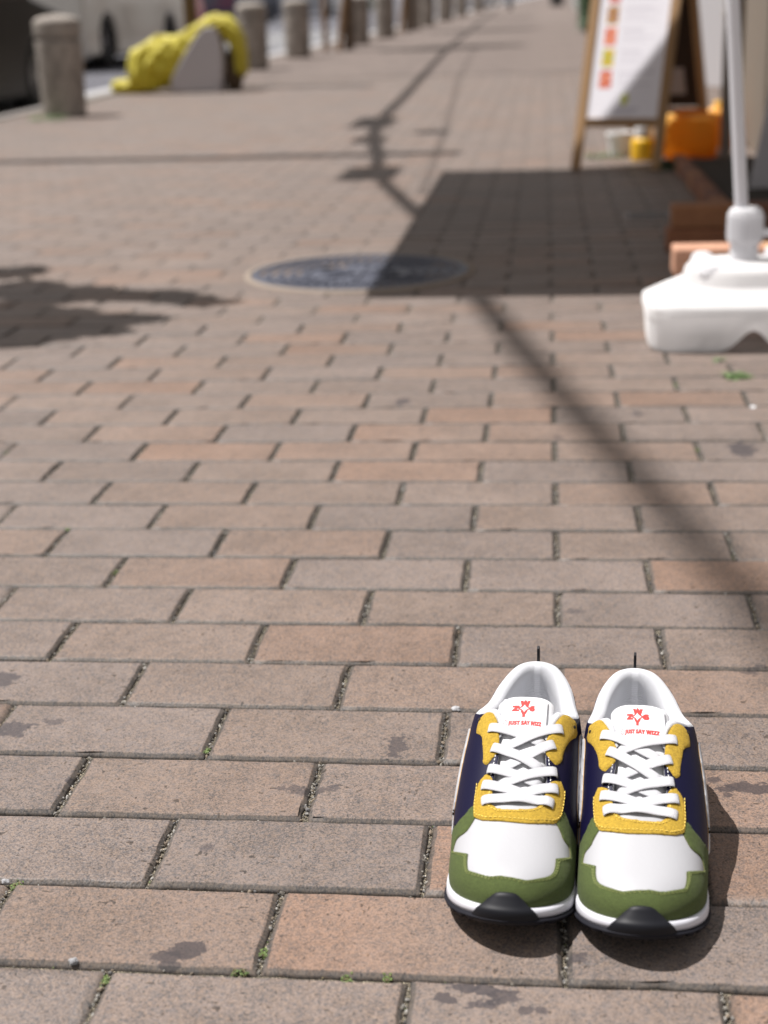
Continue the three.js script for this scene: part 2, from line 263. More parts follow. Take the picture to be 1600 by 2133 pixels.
// ---------------------------------------------------------------- ground, kerb, road
const zs = range(-1.2, 120, 110);
structure(mesh('ground', new THREE.PlaneGeometry(700, 700, 1, 1).rotateX(-Math.PI / 2).translate(0, -0.6, -100), std(col(0.09, 0.085, 0.08), 0.95)));
const asphaltMap = (() => { const a = tileNoise(512, 16, 41), c = tileNoise(512, 256, 42), w = rng(43); return dataTex(512, 512, (x, y) => { const i = y * 512 + x, s = clamp(0.62 + 0.25 * (a[i] - 0.5) + 0.4 * (c[i] - 0.5) + 0.25 * (w() - 0.5)); return [s, s, s * 1.03]; }); })();
structure(mesh('road', strip(() => -60, (Z) => kerbX(Z) - 0.5, zs, -0.12, 1), new THREE.MeshStandardMaterial({ map: asphaltMap, color: col(0.24, 0.24, 0.265), roughness: 0.75 })));
structure(mesh('gutter', strip((Z) => kerbX(Z) - 0.62, (Z) => kerbX(Z) - 0.14, zs, -0.112, 1), new THREE.MeshStandardMaterial({ map: farMap, color: col(0.40, 0.39, 0.39), roughness: 0.85 })));
{
  const kerb = structure(new THREE.Group()); kerb.name = 'kerb'; scene.add(kerb);
  const sm = std(col(0.27, 0.25, 0.235), 0.85);
  for (let Z = 8.2; Z < 40; Z += 0.6) { const xa = kerbX(Z), xb = kerbX(Z + 0.6); const g = rbox(0.15, 0.16, 0.594, 0.012, -0.075, -0.068, 0); g.rotateX(Math.atan2(rise(Z + 0.6) - rise(Z), 0.6)); g.rotateY(-Math.atan2(xb - xa, 0.6)); const m = mesh('kerb_stone', g, sm, kerb); m.position.set((xa + xb) / 2, (rise(Z) + rise(Z + 0.6)) / 2, -Z - 0.3); }
  mesh('kerb_run', strip((Z) => kerbX(Z) - 0.15, kerbX, range(40, 120, 30), 0.008, 1), sm, kerb);
  stuff(kerb.children[kerb.children.length - 1]);
}
const paint = std(col(0.42, 0.42, 0.43), 0.7);
structure(mesh('road_line', strip((Z) => kerbX(Z) - 0.98, (Z) => kerbX(Z) - 0.78, zs, -0.108, 1), paint));
for (let k = 0; k < 9; k++) { const Z = 25 + k * 0.95; tag(mesh('road_marking', strip(() => -11, (Z) => kerbX(Z) - 1.25, [Z, Z + 0.22, Z + 0.45], -0.1075, 1), paint), 'white painted crossing bars on the road behind the bollards', 'road marking', 'white bars of the crossing on the road'); }

// ---------------------------------------------------------------- manhole cover with its concrete collar
{
  const t = thing('manhole_cover', 'round dark iron manhole cover set in the brick pavement', 'manhole cover', [MANHOLE.x, 0.0045, MANHOLE.z]);
  mesh('collar', lathe([[0.29, -0.02], [0.29, 0.001], [0.292, 0.003], [0.305, 0.0028], [0.308, -0.004], [0.308, -0.02]], 72), std(col(0.245, 0.20, 0.16), 0.9), t);
  const iron = std(col(0.085, 0.092, 0.122), 0.5, { metalness: 0.25 });
  mesh('frame_ring', lathe([[0.268, -0.02], [0.268, 0.0], [0.270, 0.002], [0.287, 0.002], [0.2885, 0], [0.2885, -0.02]], 72), iron, t);
  mesh('plate', lathe([[0, -0.004], [0.265, -0.004], [0.2655, -0.02]], 72), iron, t);
  const knobs = [];
  for (const [rad, n, w] of [[0.245, 56, 0.016], [0.212, 48, 0.016], [0.179, 40, 0.016], [0.146, 32, 0.016]]) for (let i = 0; i < n; i++) { const a = (i + (rad > 0.2 ? 0.5 : 0)) / n * Math.PI * 2; knobs.push(rbox(w, 0.006, 0.019, 0.0015, 0, -0.0008, 0, 1).rotateY(-a).translate(Math.cos(a) * rad, -0.0012, Math.sin(a) * rad)); }
  stuff(mesh('tread_studs', knobs, iron, t));
  const star = []; for (let i = 0; i < 8; i++) { const a = i / 8 * Math.PI * 2; star.push(rbox(0.085, 0.006, 0.018, 0.0015, 0.062, -0.0012, 0, 1).rotateY(a)); } star.push(cyl(0.03, 0.03, 0.006, 24, 0, -0.0012, 0));
  mesh('emblem', star, iron, t);
  for (const a of [0.6, 3.74]) mesh('key_slot', rbox(0.03, 0.004, 0.012, 0.0015, Math.cos(a) * 0.115, -0.002, Math.sin(a) * 0.115, 1), std(col(0.02, 0.02, 0.02), 0.9), t);
}
// ---------------------------------------------------------------- bollards
const stone = (() => { const a = tileNoise(512, 24, 51), b = tileNoise(512, 200, 52), w = rng(53); const map = dataTex(512, 512, (x, y) => { const i = y * 512 + x, s = clamp(0.78 + 0.2 * (a[i] - 0.5) + 0.28 * (b[i] - 0.5) + 0.16 * (w() - 0.5)); return [s, s * 0.985, s * 0.96]; }); return new THREE.MeshStandardMaterial({ map, color: col(0.48, 0.44, 0.41), roughness: 0.88 }); })();
{
  const proto = new THREE.Group();
  mesh('shaft', lathe([[0, 0], [0.15, 0], [0.150, 0.02], [0.156, 0.30], [0.158, 0.50], [0.156, 0.507], [0.150, 0.510]], 40), stone, proto);
  mesh('groove', lathe([[0.146, 0.505], [0.146, 0.535]], 40), std(col(0.2, 0.185, 0.17), 0.9), proto);
  mesh('cap', lathe([[0.150, 0.530], [0.157, 0.533], [0.160, 0.545], [0.160, 0.620], [0.155, 0.640], [0.135, 0.656], [0.08, 0.672], [0, 0.680]], 40), stone, proto);
  const where = ['nearest stone bollard beside the dark car at the left edge', 'stone bollard just right of the yellow net', 'third stone bollard, left of the leaning stakes', 'stone bollard just behind the leaning stakes', 'stone bollard between the two staked trees', 'stone bollard right of the second staked tree', 'seventh stone bollard along the kerb, left of the third stake', 'far stone bollard behind the seventh in the row', 'far stone bollard left of the white car', 'farthest stone bollard at the end of the row'];
  [[-3.32, 10.35], [-3.04, 15.99], [-2.97, 18.48], [-2.66, 22.1], [-2.52, 24.45], [-2.42, 28.3], [-2.32, 30.6], [-2.2, 34.0], [-2.05, 38.0], [-1.85, 43.0]].forEach(([x, Z], i) => {
    const b = i ? proto.clone() : proto; b.name = numbered('bollard'); b.position.set(x, rise(Z) - 0.005, -Z); b.rotation.y = i * 1.3; scene.add(b); tag(b, where[i], 'bollard', 'stone bollards along the kerb');
  });
}
// grass sprigs
function sprig(name, label, X, Z, n, len, spread, c, lw = 0.3) {
  const q = rng(Math.round(X * 1000) * 7 + Math.round(Z * 100)), t = thing(name, label, 'weed', [X, rise(Z) - 0.003, -Z]), gs = [];
  for (let i = 0; i < n; i++) gs.push(leafGeo(len * (0.5 + 0.6 * q()), len * lw * (0.7 + 0.5 * q()), 0.4 + 0.5 * q()).rotateX(-0.7 * q()).rotateY(q() * 6.28).translate((q() - 0.5) * spread, 0, (q() - 0.5) * spread));
  mesh('foliage', gs, leafMat(c), t); return t;
}
sprig('weed', 'bright green weed growing in the joint before the white base', 0.348, 2.70, 60, 0.028, 0.028, col(0.10, 0.19, 0.03), 0.3);
sprig('weed', 'thin green weed in the joint under the white base', 0.333, 2.84, 20, 0.022, 0.01, col(0.10, 0.17, 0.04), 0.25);
sprig('weed', 'green weed at the foot of the nearest bollard', -3.36, 10.12, 90, 0.08, 0.22, col(0.10, 0.16, 0.03), 0.2);
sprig('weed', 'low green weed beneath the sandwich board', 0.27, 6.9, 80, 0.05, 0.16, col(0.11, 0.16, 0.04), 0.2);
sprig('weed', 'dark green weed beside the right leg of the sandwich board', 0.52, 6.35, 70, 0.10, 0.06, col(0.06, 0.11, 0.03), 0.25);

// ---------------------------------------------------------------- white water-filled pole base and its pole
{
  const pl = new THREE.MeshPhysicalMaterial({ color: col(0.86, 0.86, 0.88), roughness: 0.95, transmission: 0.55, thickness: 0 });
  const t = thing('pole_base', 'white plastic water-filled base holding the white pole', 'pole base', [0.405, 0, -3.105]);
  // body: a rounded square that rises to a round boss; built as rings
  const rings = [[0, 0.045, 2], [0.17, 0.045, 9], [0.193, 0.0, 9], [0.1975, 0.004, 9], [0.199, 0.012, 9], [0.2005, 0.036, 9], [0.203, 0.060, 9], [0.203, 0.0640, 9], [0.2045, 0.0655, 9], [0.2045, 0.0835, 9], [0.2030, 0.0875, 9], [0.1990, 0.0905, 9], [0.1935, 0.0920, 9], [0.168, 0.0985, 6], [0.142, 0.1060, 3.6], [0.132, 0.1085, 3.0], [0.127, 0.1105, 2.8], [0.1235, 0.114, 2.6], [0.119, 0.134, 2.4], [0.1165, 0.140, 2.3], [0.111, 0.1445, 2.3], [0.100, 0.1475, 2.2], [0.05, 0.1515, 2], [0, 0.152, 2]];
  const N = 96, pos = [], idx = [];
  rings.forEach(([w, y, e], k) => { for (let i = 0; i < N; i++) { const a = i / N * Math.PI * 2, c = Math.cos(a), s = Math.sin(a), r = w / Math.pow(Math.pow(Math.abs(c), e) + Math.pow(Math.abs(s), e), 1 / e); let yy = y;
    if (y < 0.0645) { // hand hollows in the middle of each side
      const off = Math.min(Math.abs(c), Math.abs(s)) * r; const h = 0.043 * Math.exp(-Math.pow(off / 0.034, 2)); yy = Math.max(y, h * (1 - y / 0.066) + y); if (k < 2) yy = 0.045; if (k === 2) yy = Math.max(h, 0); }
    pos.push(c * r * (s < 0 ? 1 + 0.42 * s * r / 0.2 * (y < 0.1 ? 1 : 0.4) : 1), yy, s * r * (s < 0 ? 0.85 : 1)); } if (k) for (let i = 0; i < N; i++) { const j = (i + 1) % N, a = (k - 1) * N; idx.push(a + i, a + N + i, a + j, a + j, a + N + i, a + N + j); } });
  const g = new THREE.BufferGeometry(); g.setAttribute('position', new THREE.Float32BufferAttribute(pos, 3)); g.setIndex(idx);
  const tg = toCreasedNormals(g, 0.42), tp = tg.attributes.position, tc = [];
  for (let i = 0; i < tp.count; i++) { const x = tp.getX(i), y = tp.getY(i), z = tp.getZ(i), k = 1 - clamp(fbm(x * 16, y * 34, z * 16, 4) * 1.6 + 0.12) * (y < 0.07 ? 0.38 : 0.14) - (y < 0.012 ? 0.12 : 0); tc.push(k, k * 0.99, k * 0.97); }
  tg.setAttribute('color', new THREE.Float32BufferAttribute(tc, 3));
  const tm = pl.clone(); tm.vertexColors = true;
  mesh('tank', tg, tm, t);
  for (let i = 0; i < 4; i++) { const a = i * Math.PI / 2 + 2.35; const m = mesh('lug', lathe([[0.024, 0], [0.022, 0.012], [0.014, 0.018], [0, 0.02]], 20), pl, t); m.position.set(Math.cos(a) * 0.108, 0.137, -Math.sin(a) * 0.108); }
  mesh('neck', lathe([[0.032, 0.148], [0.029, 0.153], [0.028, 0.20]], 32), pl, t);
  const ribs = []; for (let i = 0; i < 24; i++) { const a = i / 24 * 6.283; ribs.push(rbox(0.005, 0.05, 0.005, 0.002, Math.cos(a) * 0.0345, 0.218, Math.sin(a) * 0.0345, 1)); }
  const cl = mesh('clamp_collar', lathe([[0.027, 0.184], [0.034, 0.187], [0.0355, 0.194], [0.0345, 0.244], [0.032, 0.252], [0.026, 0.256], [0.014, 0.257]], 36), pl, t);
  stuff(mesh('grip_ribs', ribs, pl, cl));
  mesh('clamp_screw', [cyl(0.008, 0.008, 0.05, 14).rotateZ(Math.PI / 2).translate(0.05, 0.205, 0), rbox(0.012, 0.034, 0.018, 0.005, 0.075, 0.212, 0)], pl, t);
  mesh('filler_cap', lathe([[0.02, 0.148], [0.02, 0.16], [0.016, 0.164], [0, 0.165]], 24).translate(0.07, 0, -0.06), pl, t);
  const p = thing('white_pole', 'slim white metal pole standing in the white base', 'pole', [0.405, 0.15, -3.105]);
  const pm = std(col(0.70, 0.70, 0.74), 0.35), sh = mesh('tube', lathe([[0.0135, 0], [0.0135, 1.1], [0.0118, 1.102], [0.0118, 1.9], [0, 1.901]], 28), pm, p);
  p.rotation.z = 0.085;
}
// ---------------------------------------------------------------- the pair of sneakers
// upper surface S(t, w): t runs from the toe tip to the heel, w = -1 .. 1 from one feather line over the instep to the other; x < 0 is the outer side
const SL = 0.282;
function spline(keys) { // monotone-ish cubic through [x, y] keys
  return (x) => { const n = keys.length; if (x <= keys[0][0]) return keys[0][1]; if (x >= keys[n - 1][0]) return keys[n - 1][1]; let i = 0; while (x > keys[i + 1][0]) i++;
    const [x0, y0] = keys[i], [x1, y1] = keys[i + 1], d = (j) => j <= 0 || j >= n - 1 ? (j <= 0 ? (keys[1][1] - keys[0][1]) / (keys[1][0] - keys[0][0]) : (keys[n - 1][1] - keys[n - 2][1]) / (keys[n - 1][0] - keys[n - 2][0])) : (keys[j + 1][1] - keys[j - 1][1]) / (keys[j + 1][0] - keys[j - 1][0]);
    const h = x1 - x0, u = (x - x0) / h, m0 = d(i) * h, m1 = d(i + 1) * h; return y0 * (2 * u ** 3 - 3 * u * u + 1) + m0 * (u ** 3 - 2 * u * u + u) + y1 * (-2 * u ** 3 + 3 * u * u) + m1 * (u ** 3 - u * u); };
}
const wOut = spline([[0, 0.040], [0.03, 0.0460], [0.06, 0.0488], [0.09, 0.0510], [0.12, 0.0528], [0.16, 0.0525], [0.2, 0.0490], [0.24, 0.0410], [0.282, 0.035]]);
const wIn = spline([[0, 0.040], [0.03, 0.0432], [0.06, 0.0436], [0.09, 0.0430], [0.12, 0.0428], [0.16, 0.0432], [0.2, 0.0425], [0.24, 0.0380], [0.282, 0.035]]);
const close = (s, r, p) => s >= r ? 1 : Math.pow(Math.max(0, 1 - Math.pow((r - s) / r, p)), 1 / p);
const plan = (s) => close(s, 0.060, 2.1) * close(SL - s, 0.040, 2.2);
const spring = (s) => 0.022 * Math.pow(clamp(1 - s / 0.09), 2) + 0.004 * Math.pow(clamp((s - 0.25) / 0.032), 2);
const featherY = (s) => spring(s) + spline([[0, 0.009], [0.04, 0.0115], [0.08, 0.016], [0.12, 0.0200], [0.2, 0.028], [0.282, 0.033]])(s);
const crownS = spline([[0, 0.0510], [0.02, 0.0510], [0.04, 0.0525], [0.06, 0.0560], [0.08, 0.0615], [0.10, 0.0690], [0.12, 0.0775], [0.15, 0.0905], [0.18, 0.1030], [0.2, 0.110], [0.23, 0.116], [0.282, 0.118]]);
const boxy = spline([[0, 2.3], [0.06, 2.45], [0.1, 2.6], [0.14, 2.9], [0.18, 3.4], [0.22, 5], [0.282, 6]]);
const sOf = (t) => SL * (1 - Math.cos(Math.PI * t)) / 2, tOf = (s) => Math.acos(1 - 2 * s / SL) / Math.PI;
const backLean = spline([[0.165, 0], [0.2, 0.08], [0.23, 0.30], [0.25, 0.42], [0.282, 0.42]]);
function S(t, w, out = new THREE.Vector3()) {
  const s = sOf(clamp(t, 1e-4, 1 - 1e-4)), k = plan(s), hb = featherY(s), hc = hb + (crownS(s) - hb) * close(s, 0.034, 2.4), th = clamp(w, -1, 1) * Math.PI / 2, sn = Math.sin(th), cs = Math.max(0, Math.cos(th)), n = boxy(s);
  const r = Math.pow(Math.pow(Math.abs(sn), n) + Math.pow(cs, n), -1 / n), W = (w < 0 ? wOut(s) : wIn(s)) * k;
  const bulge = (1 + 0.02 * Math.sin(Math.PI * clamp(cs * r))) * (1 - 0.62 * backLean(s) * Math.max(0, cs * r - 0.12));
  return out.set(W * sn * r * bulge, hb + (hc - hb) * cs * r, -s);
}
function Sn(t, w) { // outward normal
  const e = 2e-3, tc = clamp(t, 0.012, 0.988), a = S(tc - e, w), b = S(tc + e, w), c = S(tc, Math.max(-1, w - e)), d = S(tc, Math.min(1, w + e));
  return b.sub(a).cross(d.sub(c)).normalize().multiplyScalar(-1);
}
const So = (t, w, o) => S(t, w).addScaledVector(Sn(t, w), o);
const POSE = [[-0.0262, 0, -0.931, -0.075], [0.0692, 0, -0.919, -0.036]];
const rimY = spline([[0.17, 0.0965], [0.185, 0.0935], [0.2, 0.0870], [0.22, 0.0820], [0.24, 0.0815], [0.26, 0.0885], [0.275, 0.0965], [0.282, 0.0985]]);
function rimW(t, sg) { const y = rimY(sOf(t)); let a = 0.05, b = 1; const p = V3(0, 0, 0); for (let i = 0; i < 34; i++) { const m = (a + b) / 2; if (S(t, sg * m, p).y > y) a = m; else b = m; } return sg * (a + b) / 2; }
const suede = (() => { const a = tileNoise(512, 60, 71), b = tileNoise(512, 200, 72), w = rng(73); const h = (i) => clamp(0.5 + 0.35 * (a[i] - 0.5) + 0.6 * (b[i] - 0.5) + 0.35 * (w() - 0.5)); const map = dataTex(512, 512, (x, y) => { const i = y * 512 + x, s = clamp(0.90 + 0.16 * (a[i] - 0.5) + 0.22 * (b[i] - 0.5) + 0.12 * (w() - 0.5)); return [s, s, s * 0.98]; }); const bump = dataTex(512, 512, (x, y) => { const k = h(y * 512 + x); return [k, k, k]; }, false);
  return (c) => new THREE.MeshPhysicalMaterial({ color: c, map, bumpMap: bump, bumpScale: 0.0004, roughness: 0.95, sheen: 0.25, sheenRoughness: 0.6, sheenColor: c.clone().lerp(col(1, 1, 1), 0.25) }); })();
const weave = (() => { const N = 256, f = (x, y) => { const row = Math.floor(y / 16), u = ((x + (row % 2) * 8) % 16) / 16 - 0.5, v = (y % 16) / 16 - 0.5; return clamp(1 - 3.2 * Math.hypot(u, v) ** 2 * 2); }; const bump = dataTex(N, N, (x, y) => { const k = f(x, y); return [k, k, k]; }, false); const map = dataTex(N, N, (x, y) => { const k = 0.93 + 0.07 * f(x, y); return [k, k, k]; });
  return new THREE.MeshPhysicalMaterial({ color: col(0.74, 0.75, 0.79), map, bumpMap: bump, bumpScale: 0.0003, roughness: 0.85, sheen: 0.2, sheenColor: col(1, 1, 1) }); })();
const leatherBump = (() => { const a = tileNoise(256, 90, 81), b = tileNoise(256, 20, 82); return dataTex(256, 256, (x, y) => { const k = clamp(0.5 + 0.4 * (a[y * 256 + x] - 0.5) + 0.3 * (b[y * 256 + x] - 0.5)); return [k, k, k]; }, false); })();
const SM = {
  white: new THREE.MeshPhysicalMaterial({ color: col(0.39, 0.392, 0.412), roughness: 0.5, bumpMap: leatherBump, bumpScale: 0.00012 }),
  navy: new THREE.MeshPhysicalMaterial({ color: col(0.0045, 0.004, 0.024), roughness: 0.5, specularIntensity: 0.35, bumpMap: leatherBump, bumpScale: 0.0001 }),
  yellow: suede(col(0.52, 0.335, 0.035)), green: suede(col(0.078, 0.108, 0.027)),
  tan: std(col(0.55, 0.33, 0.13), 0.9), tongue: std(col(0.70, 0.70, 0.72), 0.7), sole: std(col(0.58, 0.58, 0.63), 0.55), black: new THREE.MeshPhysicalMaterial({ color: col(0.008, 0.0085, 0.012), roughness: 0.5, specularIntensity: 0.5 }), dark: new THREE.MeshPhysicalMaterial({ color: col(0.009, 0.009, 0.014), roughness: 0.7, specularIntensity: 0.4 }),
  lace: (() => { const m = dataTex(64, 64, (x, y) => { const k = clamp(0.5 + 0.5 * Math.sin(x * 0.785) * Math.cos(y * 0.785 + (x >> 3 & 1) * 3.14)); return [k, k, k]; }, false); return new THREE.MeshPhysicalMaterial({ color: col(0.55, 0.55, 0.58), roughness: 0.85, bumpMap: m, bumpScale: 0.0003, sheen: 0.2, sheenColor: col(1, 1, 1) }); })(),
  thread: { yellow: std(col(0.85, 0.62, 0.12), 0.8), green: std(col(0.20, 0.23, 0.075), 0.8), white: std(col(0.8, 0.8, 0.8), 0.8) }, hole: std(col(0.02, 0.014, 0.01), 0.9),
};
const inside = (p, x, y) => { let c = false; for (let i = 0, j = p.length - 1; i < p.length; j = i++) if ((p[i][1] > y) !== (p[j][1] > y) && x < (p[j][0] - p[i][0]) * (y - p[i][1]) / (p[j][1] - p[i][1]) + p[i][0]) c = !c; return c; };
function clipCell(poly, x0, x1, y0, y1) {
  let out = poly;
  for (const [ax, v, sg] of [[0, x0, 1], [0, x1, -1], [1, y0, 1], [1, y1, -1]]) {
    const inp = out; out = []; if (!inp.length) break;
    for (let i = 0; i < inp.length; i++) { const a = inp[i], b = inp[(i + 1) % inp.length], da = sg * (a[ax] - v), db = sg * (b[ax] - v); if (da >= 0) out.push(a); if ((da >= 0) !== (db >= 0)) { const k = da / (da - db), q = [a[0] + (b[0] - a[0]) * k, a[1] + (b[1] - a[1]) * k]; q[ax] = v; out.push(q); } }
  }
  return out;
}
const chaikin = (p) => p.flatMap((a, i) => { const b = p[(i + 1) % p.length]; if (a[2] || b[2]) return a[2] ? [[a[0], a[1]], ...(b[2] ? [] : [[a[0] * 0.25 + b[0] * 0.75, a[1] * 0.25 + b[1] * 0.75]])] : [[a[0] * 0.75 + b[0] * 0.25, a[1] * 0.75 + b[1] * 0.25]]; return [[a[0] * 0.75 + b[0] * 0.25, a[1] * 0.75 + b[1] * 0.25], [a[0] * 0.25 + b[0] * 0.75, a[1] * 0.25 + b[1] * 0.75]]; });
function resample(p, d) { const out = []; p.forEach((a, i) => { const b = p[(i + 1) % p.length], n = Math.max(1, Math.ceil(Math.hypot((b[0] - a[0]) * 3.5, b[1] - a[1]) / d)); for (let k = 0; k < n; k++) out.push([a[0] + (b[0] - a[0]) * k / n, a[1] + (b[1] - a[1]) * k / n]); }); return out; }
// a piece of upper cut to a pattern in (t, w), lying off metres above the surface, with rolled edges
function panelGeo(pattern, off, edgeLow = -0.0006) {
  const poly = resample(chaikin(pattern), 0.03), xs = poly.map((p) => p[0]), ys = poly.map((p) => p[1]), dt = 0.0065, dw = 0.024, pos = [], uv = [], idx = [], key = new Map(), fo = typeof off === 'function' ? off : () => off, p = V3();
  const add = (t, w, edge) => { const k = Math.round(t * 20000) + ',' + Math.round(w * 8000); if (key.has(k)) return key.get(k); const o = fo(t, w); p.copy(So(t, w, edge ? o * 0.62 : o)); pos.push(p.x, p.y, p.z); uv.push(sOf(t) / 0.05, w * 0.06 / 0.05); key.set(k, pos.length / 3 - 1); return pos.length / 3 - 1; };
  const T0 = Math.floor(Math.min(...xs) / dt), T1 = Math.ceil(Math.max(...xs) / dt), W0 = Math.floor(Math.min(...ys) / dw), W1 = Math.ceil(Math.max(...ys) / dw);
  for (let i = T0; i < T1; i++) for (let j = W0; j < W1; j++) {
    const x0 = i * dt, x1 = x0 + dt, y0 = j * dw, y1 = y0 + dw, touched = poly.some((a, k) => { const b = poly[(k + 1) % poly.length]; return Math.max(a[0], b[0]) >= x0 && Math.min(a[0], b[0]) <= x1 && Math.max(a[1], b[1]) >= y0 && Math.min(a[1], b[1]) <= y1; });
    if (!touched) { if (inside(poly, x0 + dt / 2, y0 + dw / 2)) { const a = add(x0, y0), b = add(x1, y0), c = add(x1, y1), d = add(x0, y1); idx.push(a, c, b, a, d, c); } continue; }
    const c = clipCell(poly, x0, x1, y0, y1); if (c.length < 3) continue;
    const v2 = []; for (const q of c) { const l = v2[v2.length - 1]; if (!l || Math.hypot(l.x - q[0], l.y - q[1]) > 1e-6) v2.push(new THREE.Vector2(q[0], q[1])); }
    if (v2.length < 3) continue;
    let area = THREE.ShapeUtils.area(v2); if (Math.abs(area) < 1e-9) continue; if (area < 0) v2.reverse();
    const corner = (q) => (Math.abs(q.x - x0) < 1e-9 || Math.abs(q.x - x1) < 1e-9) && (Math.abs(q.y - y0) < 1e-9 || Math.abs(q.y - y1) < 1e-9);
    const id = v2.map((q) => add(q.x, q.y, !corner(q)));
    for (const [a, b, d] of THREE.ShapeUtils.triangulateShape(v2, [])) idx.push(id[a], id[d], id[b]);
  }
  const g = new THREE.BufferGeometry(); g.setAttribute('position', new THREE.Float32BufferAttribute(pos, 3)); g.setAttribute('uv', new THREE.Float32BufferAttribute(uv, 2)); g.setIndex(idx); g.computeVertexNormals();
  // the cut edge
  const ep = [], eu = [], ei = []; let ar = 0; poly.forEach((a, i) => { const b = poly[(i + 1) % poly.length]; ar += a[0] * b[1] - b[0] * a[1]; });
  poly.forEach(([t, w], i) => { const a = So(t, w, fo(t, w) * 0.62), b = So(t, w, edgeLow); ep.push(a.x, a.y, a.z, b.x, b.y, b.z); eu.push(i * 0.04, 0, i * 0.04, 0.04); const n = poly.length, j = (i + 1) % n, q = [i * 2, i * 2 + 1, j * 2, j * 2, i * 2 + 1, j * 2 + 1]; ei.push(...(ar > 0 ? q : [q[0], q[2], q[1], q[3], q[5], q[4]])); });
  const e = new THREE.BufferGeometry(); e.setAttribute('position', new THREE.Float32BufferAttribute(ep, 3)); e.setAttribute('uv', new THREE.Float32BufferAttribute(eu, 2)); e.setIndex(ei); e.computeVertexNormals();
  return [g, e];
}
// a row of stitches along an open line in (t, w)
function stitchGeo(line, off, len = 0.0017, gap = 0.0011, r = 0.00026) {
  const pts = []; for (let i = 0; i + 1 < line.length; i++) for (let k = 0; k < 24; k++) pts.push([line[i][0] + (line[i + 1][0] - line[i][0]) * k / 24, line[i][1] + (line[i + 1][1] - line[i][1]) * k / 24]);
  const out = []; let d = 0, start = null, prev = null;
  for (const [t, w] of pts) { const p = So(t, w, off); if (prev) { d += p.distanceTo(prev); if (start && d >= len) { if (p.distanceTo(start) > 1e-4) out.push(bar(start, p, r * 2.2, r * 2)); start = null; d = 0; } else if (!start && d >= gap) { start = p; d = 0; } } else start = p; prev = p; }
  return out;
}
function ribbonGeo(path, width, thick) {     // path: [[position, normal], ...] smoothed; a flat woven lace
  const c = new THREE.CatmullRomCurve3(path.map((a) => a[0]), false, 'centripetal'), cn = new THREE.CatmullRomCurve3(path.map((a) => a[1]), false, 'centripetal'), N = 44, M = 14, pos = [], uv = [], idx = [];
  for (let i = 0; i <= N; i++) { const u = i / N, p = c.getPoint(u), tg = c.getTangent(u), n = cn.getPoint(u).normalize(), b = new THREE.Vector3().crossVectors(tg, n).normalize(), n2 = new THREE.Vector3().crossVectors(b, tg).normalize(), taper = 0.55 + 0.45 * Math.pow(Math.sin(Math.PI * clamp(0.5 * Math.min(u, 1 - u) / 0.10, 0, 0.5)), 0.7);
    for (let j = 0; j <= M; j++) { const a = j / M * Math.PI * 2, ca = Math.cos(a), sa = Math.sin(a), x = Math.sign(ca) * Math.pow(Math.abs(ca), 0.7) * width / 2 * taper, y = Math.sign(sa) * Math.pow(Math.abs(sa), 0.8) * thick / 2 * (1 + (1 - taper) * 0.8); const q = p.clone().addScaledVector(b, x).addScaledVector(n2, y); pos.push(q.x, q.y, q.z); uv.push(u * 6, j / M * 3); if (i && j) { const k = M + 1, v = i * k + j; idx.push(v - k - 1, v - k, v - 1, v - k, v, v - 1); } } }
  const g = new THREE.BufferGeometry(); g.setAttribute('position', new THREE.Float32BufferAttribute(pos, 3)); g.setAttribute('uv', new THREE.Float32BufferAttribute(uv, 2)); g.setIndex(idx); g.computeVertexNormals(); return g;
}
function gridGeo(f, n, m, su = 1, sv = 1) { // f(u, v) -> Vector3
  const pos = [], uv = [], idx = []; for (let i = 0; i <= n; i++) for (let j = 0; j <= m; j++) { const p = f(i / n, j / m); pos.push(p.x, p.y, p.z); uv.push(i / n * su, j / m * sv); if (i && j) { const k = m + 1, v = i * k + j; idx.push(v - k - 1, v - 1, v - k, v - k, v - 1, v); } }
  const g = new THREE.BufferGeometry(); g.setAttribute('position', new THREE.Float32BufferAttribute(pos, 3)); g.setAttribute('uv', new THREE.Float32BufferAttribute(uv, 2)); g.setIndex(idx); g.computeVertexNormals(); return g;
}
// plan outline of the shoe with outward normals, used by the sole
const outline = (() => {
  const pts = []; const N = 200; for (let i = 0; i < N; i++) { const t = clamp(i / N, 1e-4, 1), p = S(t, -1); pts.push([p.x, p.z, sOf(t)]); } for (let i = N; i > 0; i--) { const t = clamp(i / N, 0, 1 - 1e-4), p = S(t, 1); pts.push([p.x, p.z, sOf(t)]); }
  // even spacing
  const d = [0]; for (let i = 1; i <= pts.length; i++) { const a = pts[i - 1], b = pts[i % pts.length]; d.push(d[i - 1] + Math.hypot(a[0] - b[0], a[1] - b[1])); }
  const L = d[d.length - 1], M = 420, out = []; let k = 0; for (let i = 0; i < M; i++) { const q = i / M * L; while (d[k + 1] < q) k++; const a = pts[k], b = pts[(k + 1) % pts.length], u = (q - d[k]) / (d[k + 1] - d[k] || 1); out.push(a.map((v, j) => v + (b[j] - v) * u)); }
  for (let it = 0; it < 6; it++) { const c = out.map((p) => p.slice()); for (let i = 0; i < M; i++) for (let j = 0; j < 3; j++) out[i][j] = (c[(i + M - 1) % M][j] + 2 * c[i][j] + c[(i + 1) % M][j]) / 4; }
  return out.map((p, i) => { const a = out[(i + M - 2) % M], b = out[(i + 2) % M], x = b[0] - a[0], z = b[1] - a[1], l = Math.hypot(x, z); return { x: p[0], z: p[1], s: Math.max(0, p[2]), nx: -z / l, nz: x / l, L }; });
})();
if (outline[100].nx > 0) outline.forEach((o) => { o.nx *= -1; o.nz *= -1; });
